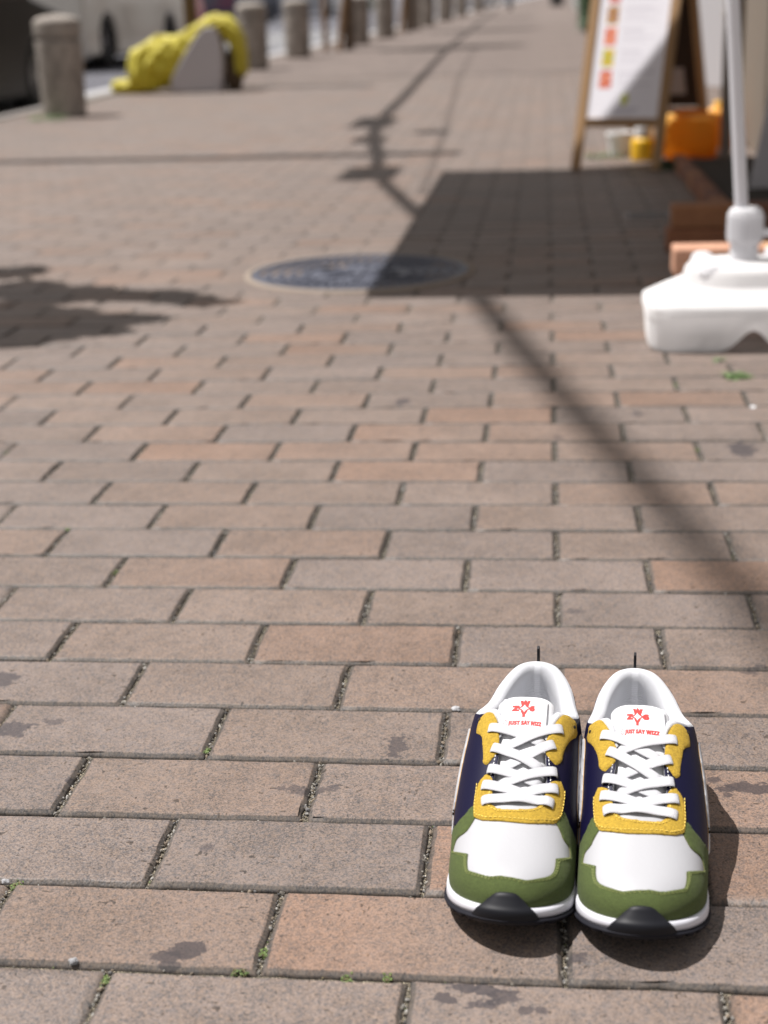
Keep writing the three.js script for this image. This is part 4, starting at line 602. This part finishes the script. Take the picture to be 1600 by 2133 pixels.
// ---------------------------------------------------------------- shop front, awning and what stands under it
{
  const post = std(col(0.27, 0.245, 0.22), 0.6);
  const t = thing('shop_awning', 'sloping shop awning above the right side, its shade lying on the bricks', 'awning', [0, 0, 0]);
  const hf = 2.0, xf = -0.395 - hf * SUN_A, zf = [-6.42 - hf * SUN_B, -3.55 - hf * SUN_B], run = 2.55, m = 0.15;      // low front edge; the canvas climbs to the wall
  const q = [[xf, hf, zf[0]], [xf + run, hf + m * run, zf[0]], [xf + run, hf + m * run, zf[1]], [xf, hf, zf[1]]].map((p) => V3(...p));
  mesh('canvas', bar(q[0].clone().lerp(q[3], 0.5), q[1].clone().lerp(q[2], 0.5), 0.02, zf[1] - zf[0]), std(col(0.42, 0.36, 0.31), 0.85), t);
  for (let i = 0; i < 4; i++) { const dy = V3(0, -0.035, 0); mesh('frame_bar', bar(q[i].clone().add(dy), q[(i + 1) % 4].clone().add(dy), 0.035, 0.035), post, t); }
  const pp = thing('square_post', 'grey brown square post standing just behind the sandwich board', 'post', [0.775, rise(6.75), -6.3]);
  pp.position.set(0.772, rise(6.7), -6.68); mesh('shaft', rbox(0.048, 2.2, 0.048, 0.004, 0, 1.1, 0), post, pp); mesh('foot_plate', rbox(0.09, 0.012, 0.09, 0.003, 0, 0.006, 0), post, pp); mesh('bracket', rbox(0.06, 0.035, 0.06, 0.004, 0, 0.60, 0), std(col(0.5, 0.48, 0.45), 0.5), pp);
  const shop = thing('shop_building', 'grey brown shop building at the right edge of the pavement', 'shop', [0, 0, 0]);
  const wallM = std(col(0.20, 0.165, 0.13), 0.85), cream = std(col(0.55, 0.48, 0.40), 0.8);
  mesh('wall', box(0.6, 3.4, 1.05, 1.23, 1.7, -7.02), wallM, shop);
  mesh('wall', box(0.6, 3.4, 3.4, 1.35, 1.7, -4.79), wallM, shop);
  mesh('corner_trim', rbox(0.05, 3.4, 0.05, 0.006, 0.905, 1.7, -7.57), cream, shop);
  mesh('plinth', rbox(0.1, 0.10, 5.1, 0.008, 1.0, 0.05, -5.2), std(col(0.20, 0.17, 0.14), 0.9), shop);
  const far = thing('building', 'pale plastered building far down the right side of the pavement', 'building', [0, 0, 0]);
  mesh('wall', box(6, 6, 16, 3.9, 3.2, -40.5), std(col(0.42, 0.41, 0.40), 0.85), far);
  mesh('base_course', box(0.12, 0.6, 15.9, 0.85, 0.8, -40.5), std(col(0.30, 0.30, 0.29), 0.9), far);
  const far2 = thing('building', 'dark low building beyond the sandwich board on the right', 'building', [0, 0, 0]);
  mesh('wall', box(6, 5, 20, 4.4, 2.5, -20), std(col(0.10, 0.07, 0.055), 0.85), far2);
  mesh('door', box(0.06, 2.1, 1.4, 1.375, 1.2, -14), std(col(0.10, 0.10, 0.11), 0.5), far2);
  const wb = thing('notice_board', 'tall white notice board standing behind the sandwich board', 'notice board', [0.80, rise(7.6), -7.62], -0.95);
  mesh('panel', rbox(0.34, 1.3, 0.018, 0.004, 0, 0.90, 0), std(col(0.58, 0.575, 0.60), 0.5), wb);
  for (const x of [-0.09, 0.09]) mesh('leg', rbox(0.022, 0.26, 0.022, 0.003, x, 0.13, 0), post, wb);
  // leaning white board at the right edge
  const lb = thing('display_board', 'pale grey display board leaning at the right edge behind the white base', 'display board', [0.70, 0.004, -5.32], 0);
  const lg = new THREE.Shape([[0, 0.0], [0.34, 0.0], [0.34, 0.9], [0.17, 0.9]].map(([a, b]) => new THREE.Vector2(a, b)));
  mesh('panel', new THREE.ExtrudeGeometry(lg, { depth: 0.018, bevelEnabled: true, bevelSize: 0.002, bevelThickness: 0.002, bevelSegments: 1 }).rotateX(-0.10).translate(0.0, 0.03, 0), std(col(0.52, 0.51, 0.54), 0.55), lb);
  for (const x of [0.03, 0.30]) mesh('caster', cyl(0.014, 0.014, 0.012, 16).rotateX(Math.PI / 2).translate(x, 0.014, 0.0), std(col(0.06, 0.06, 0.06), 0.6), lb);
  mesh('knob', lathe([[0, 0.012], [0.008, 0.01], [0.01, 0]], 16).rotateX(Math.PI / 2).translate(-0.012, 0.07, 0.02), std(col(0.1, 0.1, 0.1), 0.5), lb);
}
// brick-edged bed along the shop
{
  const bm = (c) => new THREE.MeshStandardMaterial({ map: paverMap, color: c, roughness: 0.8 });
  const reds = [bm(col(0.36, 0.15, 0.075)), bm(col(0.30, 0.12, 0.065)), bm(col(0.42, 0.19, 0.09)), bm(col(0.25, 0.11, 0.07))], pale = [bm(col(0.74, 0.44, 0.26)), bm(col(0.70, 0.38, 0.25))];
  const t = thing('brick_bed', 'low bed edged with reddish bricks in the shade behind the white base', 'planting bed', [0, 0, 0]);
  const B = new RoundedBoxGeometry(0.20, 0.062, 0.095, 2, 0.006), Be = new RoundedBoxGeometry(0.20, 0.062, 0.048, 2, 0.005); let k = 0;
  const put = (x, y, z, ry, m) => { const o = mesh('brick', B, m, t); o.position.set(x, y, z); o.rotation.y = ry; };
  for (let row = 0; row < 2; row++) for (let i = 0; i < 2; i++) put(0.435 + i * 0.207 + (row ? 0.012 : 0), 0.033 + row * 0.0635, -4.22, 0, reds[k++ % 4]);
  for (let i = 0; i < 10; i++) { const o = mesh('brick', Be, reds[k++ % 4], t); o.position.set(0.55, 0.033, -4.40 - i * 0.207); o.rotation.y = Math.PI / 2; }
  mesh('soil', rbox(0.34, 0.04, 2.1, 0.01, 0.755, 0.022, -5.35), std(col(0.035, 0.028, 0.022), 0.95), t);
  const p = thing('brick_stack', 'short stack of pale orange bricks in the sun just behind the white base', 'bricks', [0, 0, 0]);
  const putp = (x, y, z, ry, m) => { const o = mesh('brick', B, m, p); o.position.set(x, y, z); o.rotation.y = ry; };
  for (let row = 0; row < 2; row++) for (let i = 0; i < 2; i++) putp(0.40 + i * 0.204 - (row % 2) * 0.01, 0.033 + row * 0.0635, -3.46 + (row % 2) * 0.006, 0.02 * (row - 1), pale[(row + i) % 2]);
  const d = thing('drain_grate', 'small dark drain grate in the shaded bricks', 'drain', [0.335, 0.003, -4.92]);
  mesh('frame', [rbox(0.15, 0.012, 0.012, 0.002, 0, 0, -0.05), rbox(0.15, 0.012, 0.012, 0.002, 0, 0, 0.05), rbox(0.012, 0.012, 0.088, 0.002, -0.069, 0, 0), rbox(0.012, 0.012, 0.088, 0.002, 0.069, 0, 0)], std(col(0.28, 0.27, 0.27), 0.6), d);
  for (let i = 0; i < 7; i++) mesh('slat', rbox(0.01, 0.009, 0.086, 0.002, -0.051 + i * 0.017, -0.001, 0), std(col(0.035, 0.035, 0.037), 0.6), d);
}
// ---------------------------------------------------------------- yellow net over a grey panel on the kerb
{
  const t = thing('yellow_net', 'crumpled yellow garbage net draped over the grey board', 'net', [-3.0, rise(12.7), -12.72]);
  // swept lump: sections along a path, each a wrinkled ellipse
  const path = [[-0.66, 0.06, 0.065, 0.08], [-0.56, 0.05, 0.06, 0.12], [-0.46, 0.06, 0.07, 0.16], [-0.37, 0.13, 0.15, 0.20], [-0.27, 0.22, 0.20, 0.21], [-0.14, 0.26, 0.20, 0.20], [0.0, 0.33, 0.14, 0.17], [0.11, 0.42, 0.11, 0.15], [0.22, 0.50, 0.085, 0.15], [0.30, 0.535, 0.08, 0.15], [0.37, 0.51, 0.08, 0.15], [0.43, 0.43, 0.075, 0.14], [0.465, 0.33, 0.06, 0.13], [0.475, 0.2, 0.05, 0.12], [0.475, 0.10, 0.045, 0.11]];
  const c = new THREE.CatmullRomCurve3(path.map((p) => V3(p[0], p[1], 0))), rr = new THREE.CatmullRomCurve3(path.map((p) => V3(p[2], p[3], 0))), N = 130, M = 72, pos = [], idx = [], uv = [];
  for (let i = 0; i <= N; i++) { const a = c.getPoint(i / N), r = rr.getPoint(i / N), tg = c.getTangent(i / N), nx = -tg.y, ny = tg.x, e = Math.sqrt(clamp(Math.min(i, N - i) / 5)) + 0.02;
    for (let j = 0; j <= M; j++) { const th = j / M * Math.PI * 2, ca = Math.cos(th), sa = Math.sin(th), w = 1 + 0.40 * fbm(a.x * 12 + ca * 1.6, a.y * 12 + sa * 1.6, 2 + ca, 5) + 0.05 * Math.sin(th * 9 + i * 0.5 + 5 * fbm(a.x * 7, a.y * 7, 1, 2)); const y = a.y + ny * ca * r.x * w * e; pos.push(a.x + nx * ca * r.x * w * e, Math.max(y, 0.004), sa * r.y * w * e); uv.push(i / N * 6, j / M * 3); if (i && j) { const k = M + 1, p = i * k + j; idx.push(p - k - 1, p - 1, p - k, p - k, p - 1, p); } } }
  const g = new THREE.BufferGeometry(); g.setAttribute('position', new THREE.Float32BufferAttribute(pos, 3)); g.setAttribute('uv', new THREE.Float32BufferAttribute(uv, 2)); g.setIndex(idx); g.computeVertexNormals();
  mesh('netting', g, new THREE.MeshPhysicalMaterial({ color: col(0.60, 0.52, 0.045), roughness: 0.8, transmission: 0.30, thickness: 0, side: THREE.DoubleSide }), t);
  const s = thing('grey_board', 'light grey board leaning upright under the yellow net', 'board', [-2.86, rise(12.7), -12.70]);
  const sh = new THREE.Shape(); sh.moveTo(-0.22, 0.02); sh.lineTo(0.17, 0.0); sh.bezierCurveTo(0.22, 0.22, 0.21, 0.40, 0.16, 0.50); sh.lineTo(0.08, 0.50); sh.bezierCurveTo(-0.02, 0.42, -0.12, 0.26, -0.22, 0.10); sh.closePath();
  mesh('panel', new THREE.ExtrudeGeometry(sh, { depth: 0.22, bevelEnabled: true, bevelSize: 0.01, bevelThickness: 0.01, bevelSegments: 2 }).translate(0, 0, -0.04), std(col(0.46, 0.44, 0.455), 0.7), s);
  const d = thing('sack', 'dark brown sack tucked behind the grey board under the net', 'sack', [-2.60, rise(12.7), -12.74]);
  const sg = new THREE.SphereGeometry(0.1, 28, 20), p = sg.attributes.position; for (let k = 0; k < p.count; k++) { const f = 1 + 0.3 * fbm(p.getX(k) * 16, p.getY(k) * 16, p.getZ(k) * 16, 3); p.setXYZ(k, p.getX(k) * f * 0.8, Math.max(p.getY(k) * f * 1.9, -0.155), p.getZ(k) * f * 1.1); } sg.computeVertexNormals();
  mesh('cloth', sg.translate(0, 0.155, 0), std(col(0.09, 0.06, 0.035), 0.85), d); mesh('tie', cyl(0.022, 0.03, 0.03, 14, 0, 0.33, 0), std(col(0.12, 0.09, 0.05), 0.8), d);
  const wp = thing('wooden_post', 'brown wooden post rising behind the yellow net', 'post', [-3.02, rise(13.2), -13.1]);
  mesh('shaft', cyl(0.05, 0.06, 3.6, 18, 0, 1.8, 0), wood(col(0.13, 0.085, 0.05), 0.85), wp); mesh('cap', cyl(0.02, 0.054, 0.03, 18, 0, 3.615, 0), std(col(0.1, 0.08, 0.06), 0.7), wp);
}
// ---------------------------------------------------------------- vehicles
const glass = new THREE.MeshPhysicalMaterial({ color: col(0.02, 0.022, 0.025), roughness: 0.05, clearcoat: 1 });
function vehicle(name, label, pos, turn, o) {
  // side profile in x (0 = rear, L = front), y; body extruded over the width with wheel arches cut out
  const t = thing(name, label, o.cat || 'car', pos, turn), L = o.L, Wd = o.W, r = o.r, paintM = new THREE.MeshPhysicalMaterial({ color: o.c, roughness: 0.35, metalness: o.metal ?? 0.1, clearcoat: o.coat ?? 1, clearcoatRoughness: 0.08, specularIntensity: o.spec ?? 1 });
  const wx = [o.wheels[0], o.wheels[1]], s = new THREE.Shape(), y0 = 0.19;
  s.moveTo(0.06, y0); for (const x of wx) { s.lineTo(x - r - 0.05, y0); s.absarc(x, r, r + 0.05, Math.PI + 0.25, -0.25, true); s.lineTo(x + r + 0.05, y0); }
  s.lineTo(L - 0.08, y0); o.top.forEach(([x, y]) => s.lineTo(x, y)); s.closePath();
  const bg = new THREE.ExtrudeGeometry(s, { depth: Wd - 0.16, bevelEnabled: true, bevelSize: 0.05, bevelThickness: 0.08, bevelSegments: 5, curveSegments: 20 }).translate(0, 0, -(Wd - 0.16) / 2);
  mesh('body', bg, paintM, t);
  for (const sgn of [-1, 1]) {
    o.windows.forEach((w) => { const ws = new THREE.Shape(w.map(([x, y]) => new THREE.Vector2(x, y))); mesh('window', new THREE.ExtrudeGeometry(ws, { depth: 0.012, bevelEnabled: false }).translate(0, 0, sgn * (Wd / 2 + 0.002) - 0.006), glass, t); });
    for (const x of wx) { const wh = mesh('wheel', new THREE.TorusGeometry(r - 0.075, 0.085, 16, 40).scale(1, 1, 1.15), std(col(0.02, 0.02, 0.021), 0.85), t); wh.position.set(x, r, sgn * (Wd / 2 - 0.11));
      mesh('rim', [lathe([[0, 0.02], [0.05, 0.02], [r * 0.5, 0.0], [r * 0.66, 0.03], [r * 0.68, 0.05], [r * 0.68, -0.05]], 32).rotateX(Math.PI / 2 * sgn), ...[0, 1, 2, 3, 4].map((k) => rbox(r * 0.56, 0.035, 0.02, 0.008, r * 0.34, 0, sgn * 0.03, 1).rotateZ(k * 1.2566))], std(o.rim || col(0.4, 0.4, 0.42), 0.35, { metalness: 0.7 }), wh); }
    mesh('headlight', rbox(0.09, 0.13, 0.3, 0.03, L - 0.06, o.light, sgn * (Wd / 2 - 0.25)), std(col(0.75, 0.77, 0.8), 0.15), t);
    mesh('tail_light', rbox(0.07, 0.24, 0.12, 0.02, 0.02, o.light + 0.12, sgn * (Wd / 2 - 0.12)), std(col(0.35, 0.02, 0.02), 0.2), t);
  }
  mesh('bumper', rbox(0.16, 0.16, Wd * 0.96, 0.05, L - 0.03, 0.36, 0), o.bumper ? std(o.bumper, 0.5) : paintM, t); mesh('rear_bumper', rbox(0.16, 0.18, Wd * 0.96, 0.05, 0.03, 0.36, 0), o.bumper ? std(o.bumper, 0.5) : paintM, t);
  mesh('underbody', box(L - 0.5, 0.1, Wd - 0.3, L / 2, 0.22, 0), std(col(0.02, 0.02, 0.02), 0.9), t);
  return t;
}
const carTop = (L) => [[L - 0.02, 0.32], [L, 0.55], [L - 0.12, 0.76], [L - 1.1, 0.92], [L - 1.75, 1.38], [L - 2.4, 1.45], [0.9, 1.42], [0.25, 1.02], [0.0, 0.92], [-0.02, 0.45], [0.02, 0.3]];
const carWin = (L) => [[[L - 1.22, 0.96], [L - 1.78, 1.33], [L - 2.35, 1.38], [L - 2.35, 0.95]], [[L - 2.43, 0.95], [L - 2.43, 1.38], [1.0, 1.36], [0.62, 1.03]]];
const boxTop = (L) => [[L - 0.02, 0.32], [L, 0.7], [L - 0.15, 1.0], [L - 0.5, 1.72], [L - 0.8, 1.82], [0.15, 1.82], [0.02, 1.5], [-0.01, 0.5], [0.02, 0.3]];
const boxWin = (L) => [[[L - 0.35, 1.05], [L - 0.62, 1.62], [L - 1.35, 1.64], [L - 1.35, 1.03]], [[L - 1.45, 1.03], [L - 1.45, 1.64], [0.35, 1.64], [0.25, 1.03]]];
vehicle('parked_car', 'glossy black car parked at the left edge behind the nearest bollard', [-5.28, rise(9) - 0.11, -9.15], Math.PI / 2 - 0.035, { L: 4.75, W: 1.72, r: 0.32, wheels: [0.85, 3.72], c: col(0.003, 0.0032, 0.003), metal: 0.0, coat: 0.05, spec: 0.35, light: 0.62, top: carTop(4.75), windows: carWin(4.75) });
vehicle('parked_van', 'light grey van stopped beyond the black car, left of the yellow net', [-6.5, rise(20.5) - 0.12, -18.9], Math.PI / 2 - 0.06, { cat: 'van', L: 4.4, W: 1.66, r: 0.33, wheels: [0.85, 3.55], c: col(0.52, 0.49, 0.44), metal: 0.0, light: 0.8, top: boxTop(4.4), windows: boxWin(4.4) });
vehicle('parked_car', 'red car far along the road above the yellow net', [-10.2, rise(38) - 0.12, -36], Math.PI / 2 - 0.1, { L: 4.4, W: 1.7, r: 0.32, wheels: [0.8, 3.5], c: col(0.42, 0.02, 0.04), light: 0.62, top: carTop(4.4), windows: carWin(4.4) });
vehicle('parked_car', 'dark blue car far along the road behind the second bollard', [-9.4, rise(42) - 0.12, -43], Math.PI / 2 - 0.1, { L: 4.5, W: 1.7, r: 0.32, wheels: [0.8, 3.6], c: col(0.02, 0.025, 0.06), light: 0.62, top: carTop(4.5), windows: carWin(4.5) });
vehicle('parked_van', 'pale silver van far down the road behind the third bollard', [-7.6, rise(50) - 0.12, -48], Math.PI / 2 - 0.1, { cat: 'van', L: 4.4, W: 1.66, r: 0.33, wheels: [0.85, 3.55], c: col(0.4, 0.42, 0.45), light: 0.8, top: boxTop(4.4), windows: boxWin(4.4) });
vehicle('parked_car', 'white car far down the street at the top of the picture', [-2.9, rise(58) - 0.12, -56], Math.PI / 2 - 0.1, { L: 4.4, W: 1.7, r: 0.32, wheels: [0.8, 3.5], c: col(0.75, 0.74, 0.75), light: 0.62, top: carTop(4.4), windows: carWin(4.4) });

// ---------------------------------------------------------------- street trees (their crowns are above the frame and shade the pavement)
const bark = wood(col(0.15, 0.11, 0.08), 0.9);
const leafM = leafMat(col(0.06, 0.11, 0.025), 0.3);
function tree(name, label, X, Z, h, crown, seed, tr = 0.07, n = 900, leaf = 0.075) {
  const q = rng(seed), t = thing(name, label, 'tree', [X, rise(Z) - 0.01, -Z]), limbs = [], leaves = [];
  const top = V3((q() - 0.5) * 0.2, h, (q() - 0.5) * 0.2), ctr = new THREE.CatmullRomCurve3([V3(0, 0, 0), V3(0.03, h * 0.4, 0.02), top]);
  const tg = new THREE.TubeGeometry(ctr, 24, tr, 12), tp = tg.attributes.position; for (let i = 0; i < tp.count; i++) { const k = 1 - 0.45 * clamp(tp.getY(i) / h), c = ctr.getPoint(clamp(tp.getY(i) / h)); tp.setX(i, c.x + (tp.getX(i) - c.x) * k); tp.setZ(i, c.z + (tp.getZ(i) - c.z) * k); }
  tg.computeVertexNormals(); mesh('trunk', tg, bark, t);
  crown.forEach(([x, y, z, rx, ry, rz]) => {
    const c = V3(x, y, z), s = ctr.getPoint(0.62 + 0.36 * q()); limbs.push(tube([s, s.clone().lerp(c, 0.5).add(V3(0, 0.08, 0)), c], tr * 0.28, 10, 6));
    const m = Math.round(n * rx * ry * rz * 8);
    for (let i = 0; i < m; i++) { const a = q() * 6.283, u = q() * 2 - 1, rr = Math.cbrt(q()) * (0.75 + 0.35 * fbm(Math.cos(a) * 1.5 + x, u * 1.5 + y, Math.sin(a) * 1.5 + seed, 2)), v = Math.sqrt(1 - u * u);
      leaves.push(leafGeo(leaf * (0.7 + 0.6 * q()), leaf * 0.6, 0.2).rotateX(q() * 3 - 1.5).rotateY(q() * 6.28).translate(x + rx * rr * v * Math.cos(a), y + ry * rr * u, z + rz * rr * v * Math.sin(a))); }
  });
  mesh('limbs', limbs, bark, t); mesh('crown', leaves, leafM, t); return t;
}
// the crown whose dappled shade lies at the left edge: shadow point (x, z) comes from (x - y / tan 60, y, z)
{
  const S = (sx, sz, y) => [sx - y * SUN_A + 3.35, y, 4.0 - sz - y * SUN_B];
  tree('street_tree', 'young street tree left of the frame shading the bricks at the left', -3.35, 4.0, 2.3, [
    [...S(-1.48, 3.99, 2.20), 0.111, 0.09, 0.115], [...S(-1.35, 3.75, 2.25), 0.111, 0.09, 0.115], [...S(-1.30, 3.48, 2.30), 0.111, 0.09, 0.115], [...S(-1.21, 3.36, 2.20), 0.111, 0.09, 0.115], [...S(-1.20, 3.19, 2.25), 0.111, 0.09, 0.115], [...S(-1.23, 3.61, 2.30), 0.111, 0.09, 0.115], [...S(-1.19, 3.67, 2.20), 0.111, 0.09, 0.115], [...S(-1.10, 3.63, 2.25), 0.111, 0.09, 0.081], [...S(-1.03, 3.62, 2.30), 0.099, 0.09, 0.072], [...S(-0.95, 3.62, 2.20), 0.086, 0.09, 0.061], [...S(-0.88, 3.55, 2.25), 0.074, 0.09, 0.051], [...S(-0.81, 3.51, 2.30), 0.062, 0.09, 0.042], [...S(-1.15, 3.35, 2.20), 0.111, 0.09, 0.115], [...S(-1.07, 3.32, 2.25), 0.105, 0.09, 0.077], [...S(-1.00, 3.30, 2.30), 0.094, 0.09, 0.068], [...S(-0.95, 3.31, 2.20), 0.086, 0.09, 0.061], [...S(-1.08, 3.16, 2.25), 0.107, 0.09, 0.078], [...S(-1.13, 3.11, 2.30), 0.111, 0.09, 0.115], [...S(-1.01, 3.18, 2.20), 0.096, 0.09, 0.069], [...S(-1.75, 3.9, 2.4), 0.3, 0.2, 0.22], [...S(-1.7, 3.45, 2.35), 0.3, 0.2, 0.25], [...S(-1.55, 3.15, 2.3), 0.22, 0.2, 0.14], [...S(-1.55, 3.65, 2.3), 0.2, 0.2, 0.2], [...S(-2.3, 3.7, 2.6), 0.4, 0.3, 0.45]], 301, 0.06, 60000, 0.05);
}
tree('street_tree', 'staked street tree between the bollards with a dark leaning trunk', -2.58, 20.3, 2.6, [[0.1, 2.9, 0, 0.8, 0.6, 0.8], [-0.5, 3.2, 0.2, 0.6, 0.5, 0.6], [0.5, 3.3, -0.2, 0.6, 0.5, 0.6]], 302, 0.07, 260, 0.11);
tree('street_tree', 'second staked street tree farther along the kerb', -2.40, 27.2, 2.6, [[0.1, 2.9, 0, 0.8, 0.6, 0.8], [-0.5, 3.2, 0.2, 0.6, 0.5, 0.6], [0.5, 3.3, -0.2, 0.6, 0.5, 0.6]], 303, 0.07, 260, 0.11);
tree('street_tree', 'third street tree near the end of the bollards', -2.15, 35.0, 2.6, [[0.1, 2.9, 0, 0.8, 0.6, 0.8], [-0.5, 3.2, 0.2, 0.6, 0.5, 0.6]], 304, 0.08, 200, 0.12);
const stakeM = wood(col(0.33, 0.22, 0.13), 0.85);
[[-2.88, 20.3, 0.10, 'thin upright wooden stake left of the staked tree'], [-2.68, 20.0, 0.16, 'wooden stake leaning against the staked tree trunk'], [-2.52, 27.0, 0.14, 'wooden stake leaning on the second staked tree'], [-2.28, 34.6, 0.1, 'wooden stake by the third street tree']].forEach(([x, Z, ln, l], i) => {
  const t = thing('tree_stake', l, 'stake', [x, rise(Z), -Z]); mesh('pole', cyl(0.036, 0.04, 1.9, 14, 0, 0.95, 0), stakeM, t); mesh('tip', cyl(0.01, 0.036, 0.06, 14, 0, 1.93, 0), stakeM, t); t.rotation.z = i ? -ln : 0.02;
});
// shrubs across the road
for (const [x, Z, w, l] of [[-11, 60, 9, 'long dark hedge across the road behind the bollards'], [-16, 44, 7, 'dark hedge far across the road at the upper left']]) {
  const q = rng(Math.round(w * 10 + Z)), t = thing('hedge', l, 'hedge', [x, rise(Z) - 0.12, -Z]), ls = []; for (let i = 0; i < 3200; i++) ls.push(leafGeo(0.16, 0.1, 0.2).rotateX(q() * 3).rotateY(q() * 6.28).translate((q() - 0.5) * w, 0.1 + q() * 1.5, (q() - 0.5) * 1.6)); mesh('foliage', ls, leafMat(col(0.035, 0.07, 0.02), 0.2), t); mesh('stems', range(0, 8, 8).map((i) => cyl(0.02, 0.03, 1.2, 6, (i / 8 - 0.5) * w * 0.9, 0.6, 0)), bark, t);
}
{
  const t = thing('planter_shrub', 'dark green shrub at the foot of the far right building', 'shrub', [0.72, rise(25), -24.5]), q = rng(88), ls = []; for (let i = 0; i < 700; i++) ls.push(leafGeo(0.12, 0.07, 0.2).rotateX(q() * 3).rotateY(q() * 6.28).translate((q() - 0.5) * 0.35, 0.05 + q() * 0.6, (q() - 0.5) * 2.4)); mesh('foliage', ls, leafMat(col(0.04, 0.08, 0.025), 0.2), t); mesh('stems', [0, 1, 2].map((i) => cyl(0.01, 0.016, 0.4, 6, 0, 0.2, i * 0.7 - 0.7)), bark, t);
  const p = thing('sign_post', 'thin dark post far down the middle of the pavement', 'post', [-1.03, rise(44.9), -44.9]); mesh('shaft', cyl(0.07, 0.075, 1.5, 16, 0, 0.75, 0), std(col(0.05, 0.05, 0.055), 0.6), p); mesh('cap', cyl(0.03, 0.07, 0.05, 16, 0, 1.525, 0), std(col(0.05, 0.05, 0.055), 0.6), p);
  const p2 = thing('bin', 'dark bin far down by the right building', 'bin', [0.33, rise(48), -48]); mesh('body', cyl(0.24, 0.2, 0.7, 20, 0, 0.35, 0), std(col(0.06, 0.06, 0.06), 0.6), p2); mesh('lid', cyl(0.15, 0.25, 0.1, 20, 0, 0.75, 0), std(col(0.05, 0.05, 0.05), 0.6), p2);
}
// ---------------------------------------------------------------- utility pole and overhead cables (above the frame; they cast the long shadows)
{
  const P = (sx, Z, h) => V3(sx - h * SUN_A, h, -Z - h * SUN_B), black = std(col(0.03, 0.03, 0.03), 0.6);
  const near = [[-0.80, 7.3, 4.85], [-0.69, 6.32, 4.9], [-0.40, 4.93, 5.4], [-0.155, 3.53, 6.4], [0.038, 2.55, 7.4], [0.248, 1.557, 8.6], [0.42, 0.6, 9.8], [0.7, -1, 12]].map((a) => P(...a));
  const cable = thing('overhead_cable', 'thick black overhead cable above the pavement casting the long diagonal shadow', 'cable', [0, 0, 0]);
  mesh('near_span', tube(near, 0.030, 90, 12), black, cable);
  const farP = [[-0.80, 7.3, 4.85], [-0.92, 8.2, 4.75], [-1.0, 9.6, 4.7], [-1.02, 11.2, 4.7], [-1.05, 13, 4.8], [-1.1, 16, 5.0], [-1.15, 20, 5.4], [-1.15, 25, 6], [-1.15, 32, 7.0], [-1.1, 45, 9]].map((a) => P(...a));
  mesh('far_span', tube(farP, 0.036, 110, 12), black, cable);
  for (const [sx, Z, h, w, d, e] of [[-0.74, 6.42, 4.8, 0.11, 0.52, 0.12], [-1.02, 9.2, 4.7, 0.12, 0.75, 0.10], [-0.92, 8.05, 4.65, 0.09, 0.36, 0.08]]) { const c = P(sx, Z, h); mesh('splice_box', rbox(w * 2, e, d, 0.04, c.x, c.y, c.z), black, cable); }
  const drop = thing('overhead_cable', 'thick cable bundle crossing the pavement overhead, its shadow a straight dark line, plus a span added for a far shadow', 'cable', [0, 0, 0]);
  mesh('span', tube([[-5.2, 7.36, 4.9], [-4, 7.34, 4.85], [-2.69, 7.30, 4.8], [-1.6, 7.27, 4.78], [-0.5, 7.25, 4.75]].map((a) => P(...a)), 0.085, 60, 10), black, drop);
  mesh('end_box', rbox(0.2, 0.1, 0.14, 0.03, ...P(-0.5, 7.25, 4.75).toArray()), black, drop);
  mesh('far_span', tube([[-3.3, 13.15, 4.9], [-2.6, 13.12, 4.85], [-2.0, 13.07, 4.8], [-1.43, 13.02, 4.78]].map((a) => P(...a)), 0.07, 40, 10), black, drop);  // added unseen span, placed only to cast the far shadow band
  const thin = thing('overhead_wire', 'thin overhead wire right of the thick cable', 'wire', [0, 0, 0]);
  mesh('span', tube([[-0.46, 5.6, 4.6], [-0.52, 7.6, 4.6], [-0.6, 10, 4.7], [-0.72, 14, 5.2], [-0.8, 20, 6]].map((a) => P(...a)), 0.008, 60, 8), black, thin);
  { const c = P(-0.62, 8.45, 4.6); mesh('splice_box', rbox(0.18, 0.08, 0.24, 0.03, c.x, c.y, c.z), black, thin); }
}
renderer.render(scene, camera);
